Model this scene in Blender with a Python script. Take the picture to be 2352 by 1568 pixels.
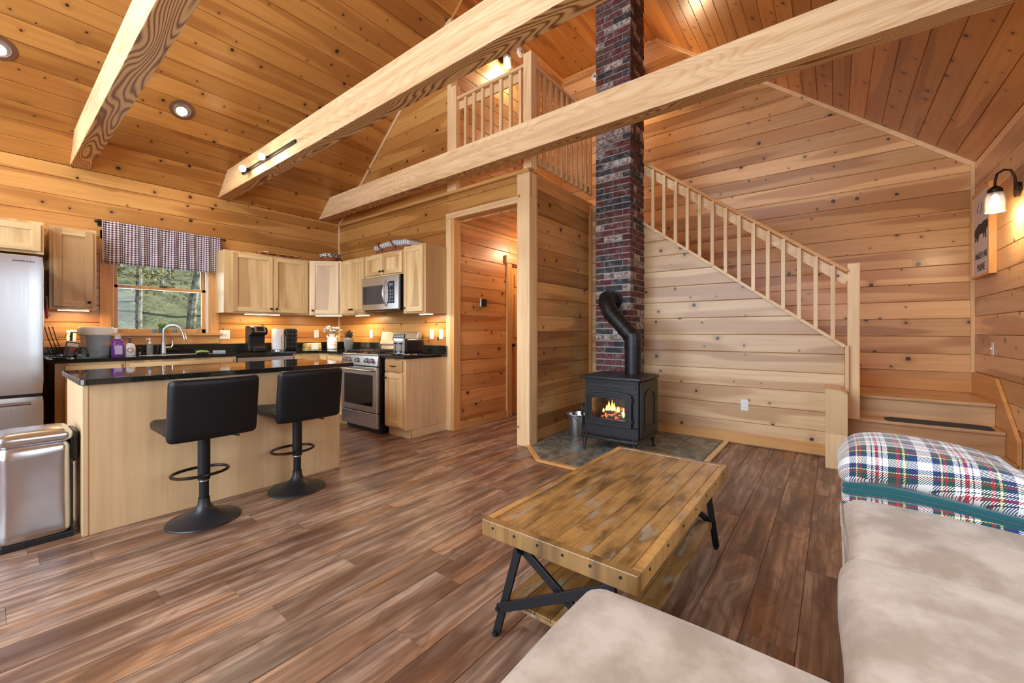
import bpy, bmesh, math, random
from mathutils import Vector, Matrix
random.seed(7)
PI = math.pi
C = bpy.context.scene.collection
scene = bpy.context.scene
for o in list(bpy.data.objects): bpy.data.objects.remove(o)

# ------------------------------------------------------------------ camera, world, light, exposure
YAW = math.atan2(739, 947)
cd = bpy.data.cameras.new('camera'); cam = bpy.data.objects.new('camera', cd); C.objects.link(cam)
cd.sensor_width = 36; cd.lens = 947 / 2352 * 36
cd.shift_y = -22 / 2352; cd.clip_start = .02; cd.clip_end = 200
cam.location = (0, 0, 1.18); cam.rotation_euler = (PI / 2, 0, YAW - PI / 2)
cam.rotation_euler = (PI / 2, 0, -PI / 2 + YAW)
scene.camera = cam
vs = scene.view_settings
vs.view_transform = 'Standard'; vs.look = 'None'; vs.gamma = 1; vs.use_curve_mapping = False
vs.exposure = 0.08
W = bpy.data.worlds.new('sky'); scene.world = W; W.use_nodes = True
bg = W.node_tree.nodes['Background']
sky = W.node_tree.nodes.new('ShaderNodeTexSky'); sky.sky_type = 'HOSEK_WILKIE'
sky.sun_direction = (.25, -.55, .8); sky.turbidity = 6
W.node_tree.links.new(sky.outputs[0], bg.inputs[0]); bg.inputs[1].default_value = 2.2
scene.cycles.use_denoising = True
scene.cycles.max_bounces = 10; scene.cycles.diffuse_bounces = 5; scene.cycles.glossy_bounces = 5
scene.cycles.transmission_bounces = 8; scene.cycles.transparent_max_bounces = 12
scene.cycles.caustics_reflective = False; scene.cycles.caustics_refractive = False
scene.cycles.sample_clamp_indirect = 6

def area(name, loc, rot, sx, sy, power, col, spread=PI):
    l = bpy.data.lights.new(name, 'AREA'); l.shape = 'RECTANGLE'; l.size = sx; l.size_y = sy
    l.energy = power; l.color = col; l.spread = spread
    o = bpy.data.objects.new(name, l); C.objects.link(o); o.location = loc; o.rotation_euler = rot
    return o
def point(name, loc, power, col, r=.03):
    l = bpy.data.lights.new(name, 'POINT'); l.energy = power; l.color = col; l.shadow_soft_size = r
    o = bpy.data.objects.new(name, l); C.objects.link(o); o.location = loc
    return o
DAY = (.80, .90, 1.0); WARM = (1, .72, .42)
# daylight entering by the big windows of the west gable (behind the camera) and the south window over the sofa
area('daylight_west', (-2.56, 2.2, 1.65), (0, -PI / 2, 0), 2.3, 4.6, 215, DAY)
area('daylight_west_high', (-2.56, 2.5, 3.85), (0, -PI / 2, 0), 1.3, 3.2, 190, DAY)
area('daylight_south', (1.3, -1.22, 1.75), (PI / 2, 0, 0), 2.0, 1.2, 34, DAY)
area('daylight_kitchen', (1.29, 6.3, 1.7), (-PI / 2, 0, 0), .8, .9, 16, DAY)

sun = bpy.data.lights.new('sun', 'SUN'); sun.energy = 4.5; sun.angle = .02; sun.color = (1, .95, .85)
so_ = bpy.data.objects.new('sun', sun); C.objects.link(so_); so_.rotation_mode = 'QUATERNION'
so_.rotation_quaternion = Vector((0, 0, -1)).rotation_difference(Vector((-.75, .25, -.6)).normalized())

# ------------------------------------------------------------------ node helpers and materials
def lin(c): return tuple(((x / 255) / 12.92 if x / 255 <= .04045 else ((x / 255 + .055) / 1.055) ** 2.4) for x in c)
class NT:
    def __init__(s, name):
        s.m = bpy.data.materials.new(name); s.m.use_nodes = True; s.t = s.m.node_tree
        s.b = s.t.nodes['Principled BSDF']
    def n(s, typ, **k):
        x = s.t.nodes.new(typ)
        for a, v in k.items(): setattr(x, a, v)
        return x
    def l(s, a, b): s.t.links.new(a, b)
    def put(s, inp, v):
        if hasattr(v, 'is_linked') or isinstance(v, bpy.types.NodeSocket): s.l(v, inp)
        else: inp.default_value = v
    def mth(s, op, a, b=0., c=0., clamp=False):
        x = s.n('ShaderNodeMath', operation=op, use_clamp=clamp)
        s.put(x.inputs[0], a); s.put(x.inputs[1], b); s.put(x.inputs[2], c)
        return x.outputs[0]
    def mix(s, f, a, b, mode='MIX'):
        x = s.n('ShaderNodeMix', data_type='RGBA', blend_type=mode)
        s.put(x.inputs[0], f)
        for i, v in ((6, a), (7, b)):
            s.put(x.inputs[i], (*v, 1) if isinstance(v, tuple) and len(v) == 3 else v)
        return x.outputs[2]
    def rng(s, v, a, b, c=0., d=1.):
        x = s.n('ShaderNodeMapRange', interpolation_type='SMOOTHSTEP'); s.put(x.inputs[0], v)
        for i, q in enumerate((a, b, c, d)): x.inputs[i + 1].default_value = q
        return x.outputs[0]
    def comb(s, x, y, z):
        q = s.n('ShaderNodeCombineXYZ')
        for i, v in enumerate((x, y, z)): s.put(q.inputs[i], v)
        return q.outputs[0]
    def noise(s, vec, scale=1., detail=2., rough=.5, dist=0.):
        q = s.n('ShaderNodeTexNoise'); s.l(vec, q.inputs['Vector'])
        q.inputs['Scale'].default_value = scale; q.inputs['Detail'].default_value = detail
        q.inputs['Roughness'].default_value = rough; q.inputs['Distortion'].default_value = dist
        return q.outputs[0]
    def obj(s):
        q = s.n('ShaderNodeTexCoord'); return q.outputs['Object']
    def rnd(s): return s.n('ShaderNodeObjectInfo').outputs['Random']
    def sep(s, v):
        q = s.n('ShaderNodeSeparateXYZ'); s.l(v, q.inputs[0]); return q.outputs
    def bump(s, h, st=.3, d=.002):
        q = s.n('ShaderNodeBump'); q.inputs['Strength'].default_value = st; q.inputs['Distance'].default_value = d
        s.l(h, q.inputs['Height']); s.l(q.outputs[0], s.b.inputs['Normal'])
    def fin(s, col, rough=.5, **k):
        s.put(s.b.inputs['Base Color'], (*col, 1) if isinstance(col, tuple) else col)
        s.put(s.b.inputs['Roughness'], rough)
        for a, v in k.items(): s.put(s.b.inputs[a.replace('_', ' ')], v)
        return s.m

def plain(name, col, rough=.5, **k):
    return NT(name).fin(col, rough, **k)

def wood(name, base, dark, axis='X', knots=.5, streak=.5, contour=.3, heart=.3, vary=.25, rough=.4, K=38, ks=3.3, bump=.15, coat=0.):
    s = NT(name); p = s.sep(s.obj()); r = s.rnd()
    L, Wd, T = {'X': (p[0], p[1], p[2]), 'Y': (p[1], p[0], p[2]), 'Z': (p[2], p[0], p[1])}[axis]
    ro = s.mth('MULTIPLY', r, 53.7)
    L = s.mth('ADD', L, ro); Wo = s.mth('ADD', Wd, s.mth('MULTIPLY', r, 17.3))
    # knots (cells in the plane of the board)
    vec2 = s.comb(L, s.mth('ADD', Wo, T), 0.)
    v = s.n('ShaderNodeTexVoronoi', feature='F1', voronoi_dimensions='2D'); v.inputs['Scale'].default_value = ks
    s.l(vec2, v.inputs['Vector']); v.inputs['Randomness'].default_value = .95
    cs = s.sep(v.outputs['Color'])
    has = s.mth('GREATER_THAN', knots, cs[0])
    size = s.mth('MULTIPLY_ADD', s.mth('POWER', cs[1], 3.), .072, .030)
    dk = s.mth('DIVIDE', v.outputs['Distance'], size)
    halo = s.mth('MULTIPLY', s.rng(dk, 4., .6, 0., 1.), has)
    kn = s.mth('MULTIPLY', s.rng(dk, 1.15, .7, 0., 1.), has)
    # grain
    Wg = s.mth('ADD', Wo, s.mth('MULTIPLY', halo, .03))
    g1 = s.noise(s.comb(s.mth('MULTIPLY', L, 1.1), s.mth('MULTIPLY', Wg, 26.), s.mth('MULTIPLY', T, 26.)), 1., 4., .6)
    g2 = s.noise(s.comb(s.mth('MULTIPLY', L, .55), s.mth('MULTIPLY', Wg, 4.5), s.mth('MULTIPLY', T, 4.5)), 1., 1.5, .4)
    ct = s.mth('SINE', s.mth('MULTIPLY', g2, float(K)))
    ct = s.mth('MULTIPLY_ADD', ct, .5, .5); ct = s.mth('POWER', ct, 2.)
    h = s.noise(s.comb(s.mth('MULTIPLY', L, .55), s.mth('MULTIPLY', Wg, 5.), s.mth('ADD', T, ro)), 1., 1., .4)
    hp = s.mth('MULTIPLY', s.rng(h, .53, .60), heart)
    f = s.mth('ADD', s.mth('MULTIPLY', s.rng(g1, .38, .68), streak), s.mth('MULTIPLY', ct, contour), clamp=True)
    col = s.mix(f, base, dark)
    col = s.mix(hp, col, tuple(d * q for d, q in zip(dark, (.80, .72, .66))))
    col = s.mix(s.mth('MULTIPLY', halo, .45), col, tuple(d * .7 for d in dark))
    val = s.mth('MULTIPLY_ADD', r, vary, 1 - vary * .55)
    col = s.mix(1., col, s.comb(val, s.mth('POWER', val, 1.2), s.mth('POWER', val, 1.5)), 'MULTIPLY')
    ring = s.mth('MULTIPLY_ADD', s.mth('SINE', s.mth('MULTIPLY', dk, 8.)), .5, .5)
    kc = s.mix(ring, (.012, .006, .004), (.075, .028, .012))
    col = s.mix(kn, col, kc)
    s.bump(s.mth('ADD', g1, ct), bump, .0015)
    return s.fin(col, rough, Coat_Weight=coat, Coat_Roughness=.25)

M = {}
KW = dict(ks=4.2, contour=.14, streak=.38, coat=.15)
M['pine'] = wood('pine_board', lin((220, 176, 124)), lin((192, 142, 90)), knots=.62, heart=.8, vary=.40, rough=.33, **KW)
M['pine_kitchen'] = wood('pine_kitchen', lin((202, 150, 84)), lin((174, 118, 58)), knots=.66, heart=.7, vary=.36, rough=.34, **KW)
M['pine_recess'] = wood('pine_recess', lin((214, 162, 100)), lin((172, 116, 60)), knots=.5, heart=.6, vary=.75, rough=.34, **KW)
M['pine_ceiling'] = wood('pine_ceiling', lin((190, 132, 66)), lin((160, 101, 46)), knots=.70, heart=.6, vary=.40, rough=.34, **KW)
M['pine_pale'] = wood('pine_pale', lin((226, 192, 146)), lin((196, 154, 108)), knots=.62, heart=.7, vary=.26, rough=.36, **KW)
M['pine_orange'] = wood('pine_orange', lin((222, 158, 94)), lin((192, 116, 58)), knots=.62, heart=.6, vary=.40, rough=.36, **KW)
for a in 'XYZ':
    M['trim' + a] = wood('trim_pine_' + a, lin((240, 208, 160)), lin((212, 164, 112)), axis=a, knots=.10, heart=.15, vary=.12, rough=.4, streak=.4, contour=.2)
    M['trimo' + a] = wood('trim_honey_' + a, lin((222, 168, 104)), lin((190, 128, 66)), axis=a, knots=.12, heart=.15, vary=.15, rough=.4, streak=.4, contour=.2)
    M['hick' + a] = wood('hickory_' + a, lin((234, 202, 148)), lin((200, 160, 108)), axis=a, knots=0., heart=.7, vary=.16, rough=.38, streak=.5, contour=.25, K=30)
    M['maple' + a] = wood('maple_ply_' + a, lin((228, 196, 150)), lin((204, 164, 116)), axis=a, knots=0., heart=.15, vary=.08, rough=.4, streak=.35, contour=.25, K=24)
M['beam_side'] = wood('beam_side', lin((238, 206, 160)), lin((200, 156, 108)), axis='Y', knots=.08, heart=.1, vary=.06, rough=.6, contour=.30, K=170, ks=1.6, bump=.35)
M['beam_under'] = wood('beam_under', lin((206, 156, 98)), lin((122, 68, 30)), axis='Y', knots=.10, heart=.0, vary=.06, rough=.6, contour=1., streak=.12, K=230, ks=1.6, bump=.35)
M['stair'] = wood('stair_pine', lin((214, 176, 132)), lin((180, 136, 94)), axis='Y', knots=.22, heart=.3, vary=.18, rough=.35)
M['backing'] = plain('groove_backing', lin((150, 98, 54)), .8)

def floor_mat():
    s = NT('vinyl_plank'); p = s.sep(s.obj()); r = s.rnd()
    L = s.mth('ADD', p[0], s.mth('MULTIPLY', r, 71.)); Wd = s.mth('ADD', p[1], s.mth('MULTIPLY', r, 13.))
    g1 = s.noise(s.comb(s.mth('MULTIPLY', L, 1.6), s.mth('MULTIPLY', Wd, 42.), 0.), 1., 5., .65)
    g2 = s.noise(s.comb(s.mth('MULTIPLY', L, 1.2), s.mth('MULTIPLY', Wd, 10.), 0.), 1., 3., .55, .5)
    g3 = s.noise(s.comb(s.mth('MULTIPLY', L, 1.6), s.mth('MULTIPLY', Wd, 5.), 3.), 1., 2., .5, .3)
    ct = s.mth('POWER', s.mth('MULTIPLY_ADD', s.mth('SINE', s.mth('MULTIPLY', g3, 60.)), .5, .5), 3.)
    col = s.mix(s.rng(g2, .30, .66), lin((92, 66, 52)), lin((186, 154, 130)))
    hue = s.noise(s.comb(s.mth('MULTIPLY', L, .9), s.mth('MULTIPLY', Wd, 4.), 9.), 1., 2.)
    col = s.mix(s.mth('MULTIPLY', s.rng(hue, .50, .68), .55), col, lin((176, 122, 76)))
    col = s.mix(s.mth('MULTIPLY', s.rng(hue, .46, .32), .45), col, lin((150, 140, 132)))
    col = s.mix(s.mth('MULTIPLY', s.rng(g3, .50, .68), .75), col, lin((92, 58, 40)))
    col = s.mix(s.mth('MULTIPLY', s.rng(g1, .42, .62), .6), col, lin((104, 74, 58)))
    col = s.mix(s.mth('MULTIPLY', ct, .36), col, lin((84, 54, 40)))
    val = s.mth('MULTIPLY_ADD', r, .22, .88)
    col = s.mix(1., col, s.comb(val, val, val), 'MULTIPLY')
    s.bump(s.mth('ADD', g1, ct), .12, .001)
    return s.fin(col, s.mth('MULTIPLY_ADD', g1, .2, .28))
M['vinyl'] = floor_mat()

def reclaimed(name='reclaimed_wood', tint=1.):
    s = NT(name); p = s.sep(s.obj()); r = s.rnd()
    L = s.mth('ADD', p[0], s.mth('MULTIPLY', r, 41.)); Wd = s.mth('ADD', p[1], s.mth('MULTIPLY', r, 9.))
    g = s.noise(s.comb(s.mth('MULTIPLY', L, 3.), s.mth('MULTIPLY', Wd, 40.), p[2]), 1., 4., .6)
    saw = s.noise(s.comb(s.mth('MULTIPLY', L, 120.), s.mth('MULTIPLY', Wd, 6.), p[2]), 1., 2., .5)
    b = s.noise(s.comb(s.mth('MULTIPLY', L, 3.5), s.mth('MULTIPLY', Wd, 11.), p[2]), 1., 4., .6)
    c = s.noise(s.comb(s.mth('MULTIPLY', L, 4.5), s.mth('MULTIPLY', Wd, 14.), s.mth('ADD', p[2], 7.)), 1., 3., .6)
    col = s.mix(s.rng(b, .28, .60), lin((92 * tint, 66 * tint, 34 * tint)), lin((184 * tint, 140 * tint, 80 * tint)))
    col = s.mix(s.mth('MULTIPLY', s.rng(g, .4, .7), .45), col, lin((120, 82, 38)))
    col = s.mix(s.mth('MULTIPLY', s.rng(saw, .52, .72), .35), col, lin((92, 62, 30)))
    col = s.mix(s.mth('MULTIPLY', s.rng(c, .56, .68), .55), col, lin((158, 160, 150)))
    s.bump(s.mth('ADD', g, saw), .25, .0015)
    return s.fin(col, .3, Coat_Weight=.5, Coat_Roughness=.22)
M['reclaim'] = reclaimed()
M['reclaim_dark'] = reclaimed('reclaimed_shelf', .86)
M['reclaim_pale'] = reclaimed('reclaimed_pale', 1.12)
M['black_metal'] = plain('black_metal', (.012, .013, .016), .42, Metallic=.3)
M['iron'] = (lambda s: (s.bump(s.noise(s.obj(), 220., 3.), .15, .001), s.fin((.024, .025, .028), .42, Metallic=.35))[1])(NT('cast_iron'))
M['stovepipe'] = plain('stove_pipe_black', (.014, .014, .016), .38, Metallic=.3)
M['black_plastic'] = plain('black_plastic', (.012, .012, .014), .35)
M['gray_plastic'] = plain('gray_plastic', (.12, .12, .13), .5)
M['white_plastic'] = plain('white_plastic', (.82, .82, .80), .35)
M['white_ceramic'] = plain('white_enamel', (.85, .85, .83), .25)
M['chrome'] = plain('chrome', (.75, .76, .78), .12, Metallic=1.)
M['bronze'] = plain('dark_bronze', (.045, .032, .025), .35, Metallic=.8)
def steel(name, axis=2, col=(.60, .61, .63), r=.24):
    s = NT(name); p = s.sep(s.obj())
    q = [s.mth('MULTIPLY', p[i], 3. if i == axis else 260.) for i in range(3)]
    n = s.noise(s.comb(*q), 1., 2.)
    s.bump(n, .05, .0005)
    return s.fin(col, s.mth('MULTIPLY_ADD', n, .12, r), Metallic=1.)
M['steel'] = steel('brushed_steel', 2); M['steelx'] = steel('brushed_steel_h', 0)
M['steel_dark'] = steel('dark_steel', 0, (.30, .28, .28), .3)
M['bin_steel'] = (lambda s: (s.bump(s.noise(s.obj(), 5., 1.), .25, .02), s.fin((.66, .68, .72), .24, Metallic=1.))[1])(NT('polished_bin_steel'))
def granite():
    s = NT('black_granite'); o = s.obj()
    n = s.noise(o, 190., 3., .7)
    n2 = s.noise(o, 34., 4., .6)
    col = s.mix(s.rng(n, .60, .75), (.010, .012, .011), (.10, .11, .10))
    col = s.mix(s.mth('MULTIPLY', s.rng(n2, .5, .7), .4), col, (.035, .038, .03))
    return s.fin(col, .05, Specular_IOR_Level=.75)
M['granite'] = granite()
def suede():
    s = NT('tan_suede'); o = s.obj()
    n = s.noise(o, 6., 4., .6); f = s.noise(o, 260., 3., .6)
    col = s.mix(s.rng(n, .35, .68), lin((166, 148, 130)), lin((204, 190, 174)))
    s.bump(s.mth('ADD', f, s.mth('MULTIPLY', n, 1.5)), .3, .002)
    return s.fin(col, .72, Sheen_Weight=.25)
M['suede'] = suede()
M['leather'] = (lambda s: (s.bump(s.mth('ADD', s.noise(s.obj(), 300., 2.), s.noise(s.obj(), 9., 3.)), .25, .003), s.fin((.006, .007, .009), .38, Specular_IOR_Level=.35))[1])(NT('black_leather'))
M['glass'] = plain('clear_glass', (.96, .98, .98), .02, Transmission_Weight=1., IOR=1.25)
def pane_glass():
    s = NT('window_pane'); s.t.nodes.remove(s.b)
    out = s.t.nodes['Material Output']
    a = s.n('ShaderNodeBsdfTransparent'); a.inputs[0].default_value = (.93, .96, .95, 1)
    g = s.n('ShaderNodeBsdfGlossy'); g.inputs['Roughness'].default_value = .01
    f = s.n('ShaderNodeFresnel'); f.inputs[0].default_value = 1.4
    m = s.n('ShaderNodeMixShader'); s.l(f.outputs[0], m.inputs[0]); s.l(a.outputs[0], m.inputs[1]); s.l(g.outputs[0], m.inputs[2])
    s.l(m.outputs[0], out.inputs[0]); return s.m
M['pane'] = pane_glass()
def emit(name, col, st):
    s = NT(name); return s.fin((.8, .8, .8), .4, Emission_Color=(*col, 1), Emission_Strength=st)
M['lamp'] = emit('lamp_glow', (1, .86, .66), 14.)
M['lamp_soft'] = emit('lamp_glow_soft', (1, .84, .62), 5.)
M['led'] = emit('led_strip_glow', (1, .80, .52), 9.)
def slate():
    s = NT('slate_tile'); o = s.obj(); p = s.sep(o); r = s.rnd()
    v = s.comb(s.mth('ADD', p[0], s.mth('MULTIPLY', r, 9.)), p[1], p[2])
    n = s.noise(v, 7., 6., .65, 1.2); n2 = s.noise(v, 2.2, 2.)
    col = s.mix(s.rng(n, .35, .65), lin((84, 90, 84)), lin((150, 150, 136)))
    col = s.mix(s.mth('MULTIPLY', s.rng(n2, .5, .62), .6), col, lin((140, 112, 78)))
    s.bump(n, .5, .006); return s.fin(col, .42)
M['slate'] = slate()
M['grout'] = plain('grout', lin((150, 146, 136)), .9)
def brick(name, c1, c2):
    s = NT(name); o = s.obj(); r = s.rnd(); p = s.sep(o)
    v = s.comb(s.mth('ADD', p[0], s.mth('MULTIPLY', r, 9.)), p[1], s.mth('ADD', p[2], s.mth('MULTIPLY', r, 5.)))
    n = s.noise(v, 24., 5., .65); n3 = s.noise(v, 13., 4., .7)
    val = s.mth('MULTIPLY_ADD', r, .35, .8)
    col = s.mix(1., s.mix(s.rng(n, .38, .62), c1, c2), s.comb(val, val, val), 'MULTIPLY')
    col = s.mix(s.mth('MULTIPLY', s.rng(n3, .48, .72), .5), col, lin((158, 150, 146)))
    s.bump(n, .6, .004); return s.fin(col, .85)
M['bricks'] = [brick('brick_red', lin((104, 50, 48)), lin((84, 40, 44))), brick('brick_dark', lin((62, 58, 62)), lin((46, 44, 50))),
               brick('brick_whitewash', lin((188, 178, 170)), lin((108, 84, 82))), brick('brick_brown', lin((98, 62, 52)), lin((70, 54, 52))),
               brick('brick_maroon', lin((92, 44, 50)), lin((112, 62, 60)))]
M['mortar'] = (lambda s: (s.bump(s.noise(s.obj(), 90., 3.), .4, .003), s.fin(lin((158, 160, 156)), .95))[1])(NT('mortar'))

# ------------------------------------------------------------------ mesh builder
class MB:
    def __init__(s): s.bm = bmesh.new(); s.mi = 0; s.sm = False
    def _f(s, vs):
        try: f = s.bm.faces.new(vs)
        except ValueError: return
        f.material_index = s.mi; f.smooth = s.sm
    def box(s, x0, x1, y0, y1, z0, z1, mi=None):
        if mi is not None: s.mi = mi
        v = [s.bm.verts.new((x, y, z)) for z in (z0, z1) for y in (y0, y1) for x in (x0, x1)]
        for q in ((0, 2, 3, 1), (4, 5, 7, 6), (0, 1, 5, 4), (2, 6, 7, 3), (0, 4, 6, 2), (1, 3, 7, 5)): s._f([v[i] for i in q])
        return s
    def bar(s, p, q, w, h, up=(0, 0, 1), mi=None):
        """square bar from p to q: w across, h along `up`"""
        if mi is not None: s.mi = mi
        p, q = Vector(p), Vector(q); d = (q - p).normalized(); u = Vector(up); a = d.cross(u).normalized(); u = a.cross(d)
        v = []
        for e in (p, q):
            for i, j in ((-1, -1), (1, -1), (1, 1), (-1, 1)): v.append(s.bm.verts.new(e + a * w / 2 * i + u * h / 2 * j))
        for q4 in ((0, 3, 2, 1), (4, 5, 6, 7), (0, 1, 5, 4), (1, 2, 6, 5), (2, 3, 7, 6), (3, 0, 4, 7)): s._f([v[i] for i in q4])
        return s
    def ring(s, c, a, b, r, n): return [s.bm.verts.new(c + (a * math.cos(2 * PI * i / n) + b * math.sin(2 * PI * i / n)) * r) for i in range(n)]
    def tube(s, pts, r, n=12, mi=None, closed=False, caps=True):
        if mi is not None: s.mi = mi
        pts = [Vector(p) for p in pts]; m = len(pts)
        rs = r if isinstance(r, (list, tuple)) else [r] * m
        prev = None; rings = []
        for i, p in enumerate(pts):
            if closed: d = pts[(i + 1) % m] - pts[i - 1]
            else: d = pts[min(i + 1, m - 1)] - pts[max(i - 1, 0)]
            d.normalize()
            if prev is None: a = d.orthogonal().normalized()
            else:
                a = prev - d * prev.dot(d)
                a = a.normalized() if a.length > 1e-6 else d.orthogonal().normalized()
            prev = a; rings.append(s.ring(p, a, d.cross(a), rs[i], n))
        sm = s.sm; s.sm = True
        for i in range(m if closed else m - 1):
            A, B = rings[i], rings[(i + 1) % m]
            for k in range(n): s._f([A[k], A[(k + 1) % n], B[(k + 1) % n], B[k]])
        s.sm = sm
        if caps and not closed: s._f(rings[0][::-1]); s._f(rings[-1])
        return s
    def lathe(s, prof, c=(0, 0, 0), n=24, mi=None, sx=1., sy=1.):
        if mi is not None: s.mi = mi
        sm = s.sm; s.sm = True; c = Vector(c); rs = []
        for r, z in prof:
            if r < 1e-5: rs.append([s.bm.verts.new(c + Vector((0, 0, z)))])
            else: rs.append([s.bm.verts.new(c + Vector((r * sx * math.cos(2 * PI * i / n), r * sy * math.sin(2 * PI * i / n), z))) for i in range(n)])
        for A, B in zip(rs, rs[1:]):
            for k in range(n):
                a = [A[k % len(A)]] + ([A[(k + 1) % n]] if len(A) > 1 else []); b = ([B[(k + 1) % n]] if len(B) > 1 else []) + [B[k % len(B)]]
                s._f(a + b)
        s.sm = sm; return s
    def prism(s, poly, f, t, mi=None):
        """poly of 2D points placed by f(u,v)->Vector, extruded by vector t"""
        if mi is not None: s.mi = mi
        t = Vector(t); A = [s.bm.verts.new(Vector(f(u, v))) for u, v in poly]; B = [s.bm.verts.new(a.co + t) for a in A]; n = len(A)
        s._f(A); s._f(B[::-1])
        for i in range(n): s._f([A[i], B[i], B[(i + 1) % n], A[(i + 1) % n]])
        return s
    def rbox(s, x0, x1, y0, y1, z0, z1, r, cuts=8, puff=0., mi=None, wob=None):
        """rounded box with puffed top"""
        if mi is not None: s.mi = mi
        lo = Vector((x0, y0, z0)); hi = Vector((x1, y1, z1)); rr = min(r, min(hi - lo) / 2 - 1e-4)
        bm = bmesh.new(); bmesh.ops.create_cube(bm, size=2)
        bmesh.ops.subdivide_edges(bm, edges=bm.edges[:], cuts=cuts, use_grid_fill=True)
        mp = {}
        for v in bm.verts:
            p = v.co.copy()
            # cluster samples near edges
            q = Vector([math.copysign(abs(c) ** .6, c) if abs(c) < .999 else c for c in p])
            w = Vector([(a + b) / 2 + (b - a) / 2 * t for a, b, t in zip(lo, hi, q)])
            inn = Vector([min(max(c, a + rr), b - rr) for c, a, b in zip(w, lo, hi)])
            d = w - inn
            if d.length > 1e-6: w = inn + d.normalized() * rr
            if puff: w.z += (puff if p.z > 0 else 0) * max(0, 1 - q.x ** 4) * max(0, 1 - q.y ** 4) * max(0, p.z)
            if wob: w = wob(w)
            mp[v] = s.bm.verts.new(w)
        sm = s.sm; s.sm = True
        for f in bm.faces: s._f([mp[v] for v in f.verts])
        s.sm = sm; bm.free(); return s
    def build(s, name, mats, parent=None, loc=None, rot=None, bevel=0., seg=2, sharp=35):
        bmesh.ops.recalc_face_normals(s.bm, faces=s.bm.faces[:])
        me = bpy.data.meshes.new(name); s.bm.to_mesh(me); s.bm.free()
        for m in (mats if isinstance(mats, (list, tuple)) else [mats]): me.materials.append(m)
        o = bpy.data.objects.new(name, me); C.objects.link(o)
        if any(p.use_smooth for p in me.polygons): me.set_sharp_from_angle(angle=math.radians(sharp))
        if loc: o.location = loc
        if rot: o.rotation_euler = rot
        if parent: o.parent = parent
        if bevel:
            b = o.modifiers.new('bevel', 'BEVEL'); b.width = bevel; b.segments = seg; b.limit_method = 'ANGLE'; b.angle_limit = math.radians(40)
        return o

def tag(o, label=None, cat=None, group=None, kind=None):
    if label: o['label'] = label
    if cat: o['category'] = cat
    if group: o['group'] = group
    if kind: o['kind'] = kind
    return o
def thing(name, label, cat, loc=(0, 0, 0), rz=0., group=None):
    o = bpy.data.objects.new(name, None); C.objects.link(o); o.empty_display_size = .1
    o.location = loc; o.rotation_euler = (0, 0, rz); return tag(o, label, cat, group)
def children(o): return [c for c in bpy.data.objects if c.parent == o]
def copy_tree(o, parent=None):
    c = o.copy(); C.objects.link(c); c.parent = parent
    for k in children(o): copy_tree(k, c)
    return c

# ------------------------------------------------------------------ boards laid on a plane
def clip(poly, a, b, c):
    """keep a*u+b*v<=c"""
    out = []
    for i, p in enumerate(poly):
        q = poly[(i + 1) % len(poly)]; dp = a * p[0] + b * p[1] - c; dq = a * q[0] + b * q[1] - c
        if dp <= 0: out.append(p)
        if (dp < 0 < dq) or (dq < 0 < dp):
            t = dp / (dp - dq); out.append((p[0] + t * (q[0] - p[0]), p[1] + t * (q[1] - p[1])))
    return out
def parea(p): return abs(sum(p[i][0] * p[(i + 1) % len(p)][1] - p[(i + 1) % len(p)][0] * p[i][1] for i in range(len(p)))) / 2
def planks(parent, O, U, V, polys, w, mat, off=0., t=.016, name='plank', ln=None, gap=.0014, cham=.0045, umin=None):
    O, U, V = Vector(O), Vector(U).normalized(), Vector(V).normalized(); N = U.cross(V); k_n = 0
    vmin = min(p[1] for P in polys for p in P); vmax = max(p[1] for P in polys for p in P)
    k = math.floor((vmin - off) / w)
    while off + k * w < vmax:
        v0, v1 = off + k * w + gap, off + (k + 1) * w - gap; ju = random.random() * (ln or 0); k += 1
        for P in polys:
            q = clip(clip(P, 0, -1, -v0), 0, 1, v1)
            if len(q) < 3 or parea(q) < .0008: continue
            segs = [q]
            if ln:
                u0 = min(p[0] for p in q); u1 = max(p[0] for p in q); segs = []
                a = math.floor((u0 - ju) / ln) * ln + ju
                while a < u1:
                    z = clip(clip(q, -1, 0, -(a + .0006)), 1, 0, a + ln - .0006); a += ln
                    if len(z) >= 3 and parea(z) > .002: segs.append(z)
            for z in segs:
                cu = sum(p[0] for p in z) / len(z); cv = sum(p[1] for p in z) / len(z)
                bm = bmesh.new(); F = [bm.verts.new((p[0] - cu, p[1] - cv, 0)) for p in z]; B = [bm.verts.new((p[0] - cu, p[1] - cv, -t)) for p in z]
                n = len(z)
                try:
                    bm.faces.new(F)
                    for i in range(n): bm.faces.new([F[i], B[i], B[(i + 1) % n], F[(i + 1) % n]])
                except ValueError: bm.free(); continue
                bmesh.ops.recalc_face_normals(bm, faces=bm.faces[:])
                E_ = [e for e in bm.edges if e.verts[0].co.z > -1e-6 and e.verts[1].co.z > -1e-6 and abs(e.verts[0].co.y - e.verts[1].co.y) < 1e-4]
                if cham and E_: bmesh.ops.bevel(bm, geom=E_, offset=cham, segments=1, affect='EDGES')
                me = bpy.data.meshes.new(name); bm.to_mesh(me); bm.free(); me.materials.append(mat)
                o = bpy.data.objects.new(name, me); C.objects.link(o); o.parent = parent
                c = O + U * cu + V * cv
                o.matrix_local = Matrix(((U.x, V.x, N.x, c.x), (U.y, V.y, N.y, c.y), (U.z, V.z, N.z, c.z), (0, 0, 0, 1))); k_n += 1
    return k_n
def R(a, b, c, d): return [(a, c), (b, c), (b, d), (a, d)]
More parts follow.
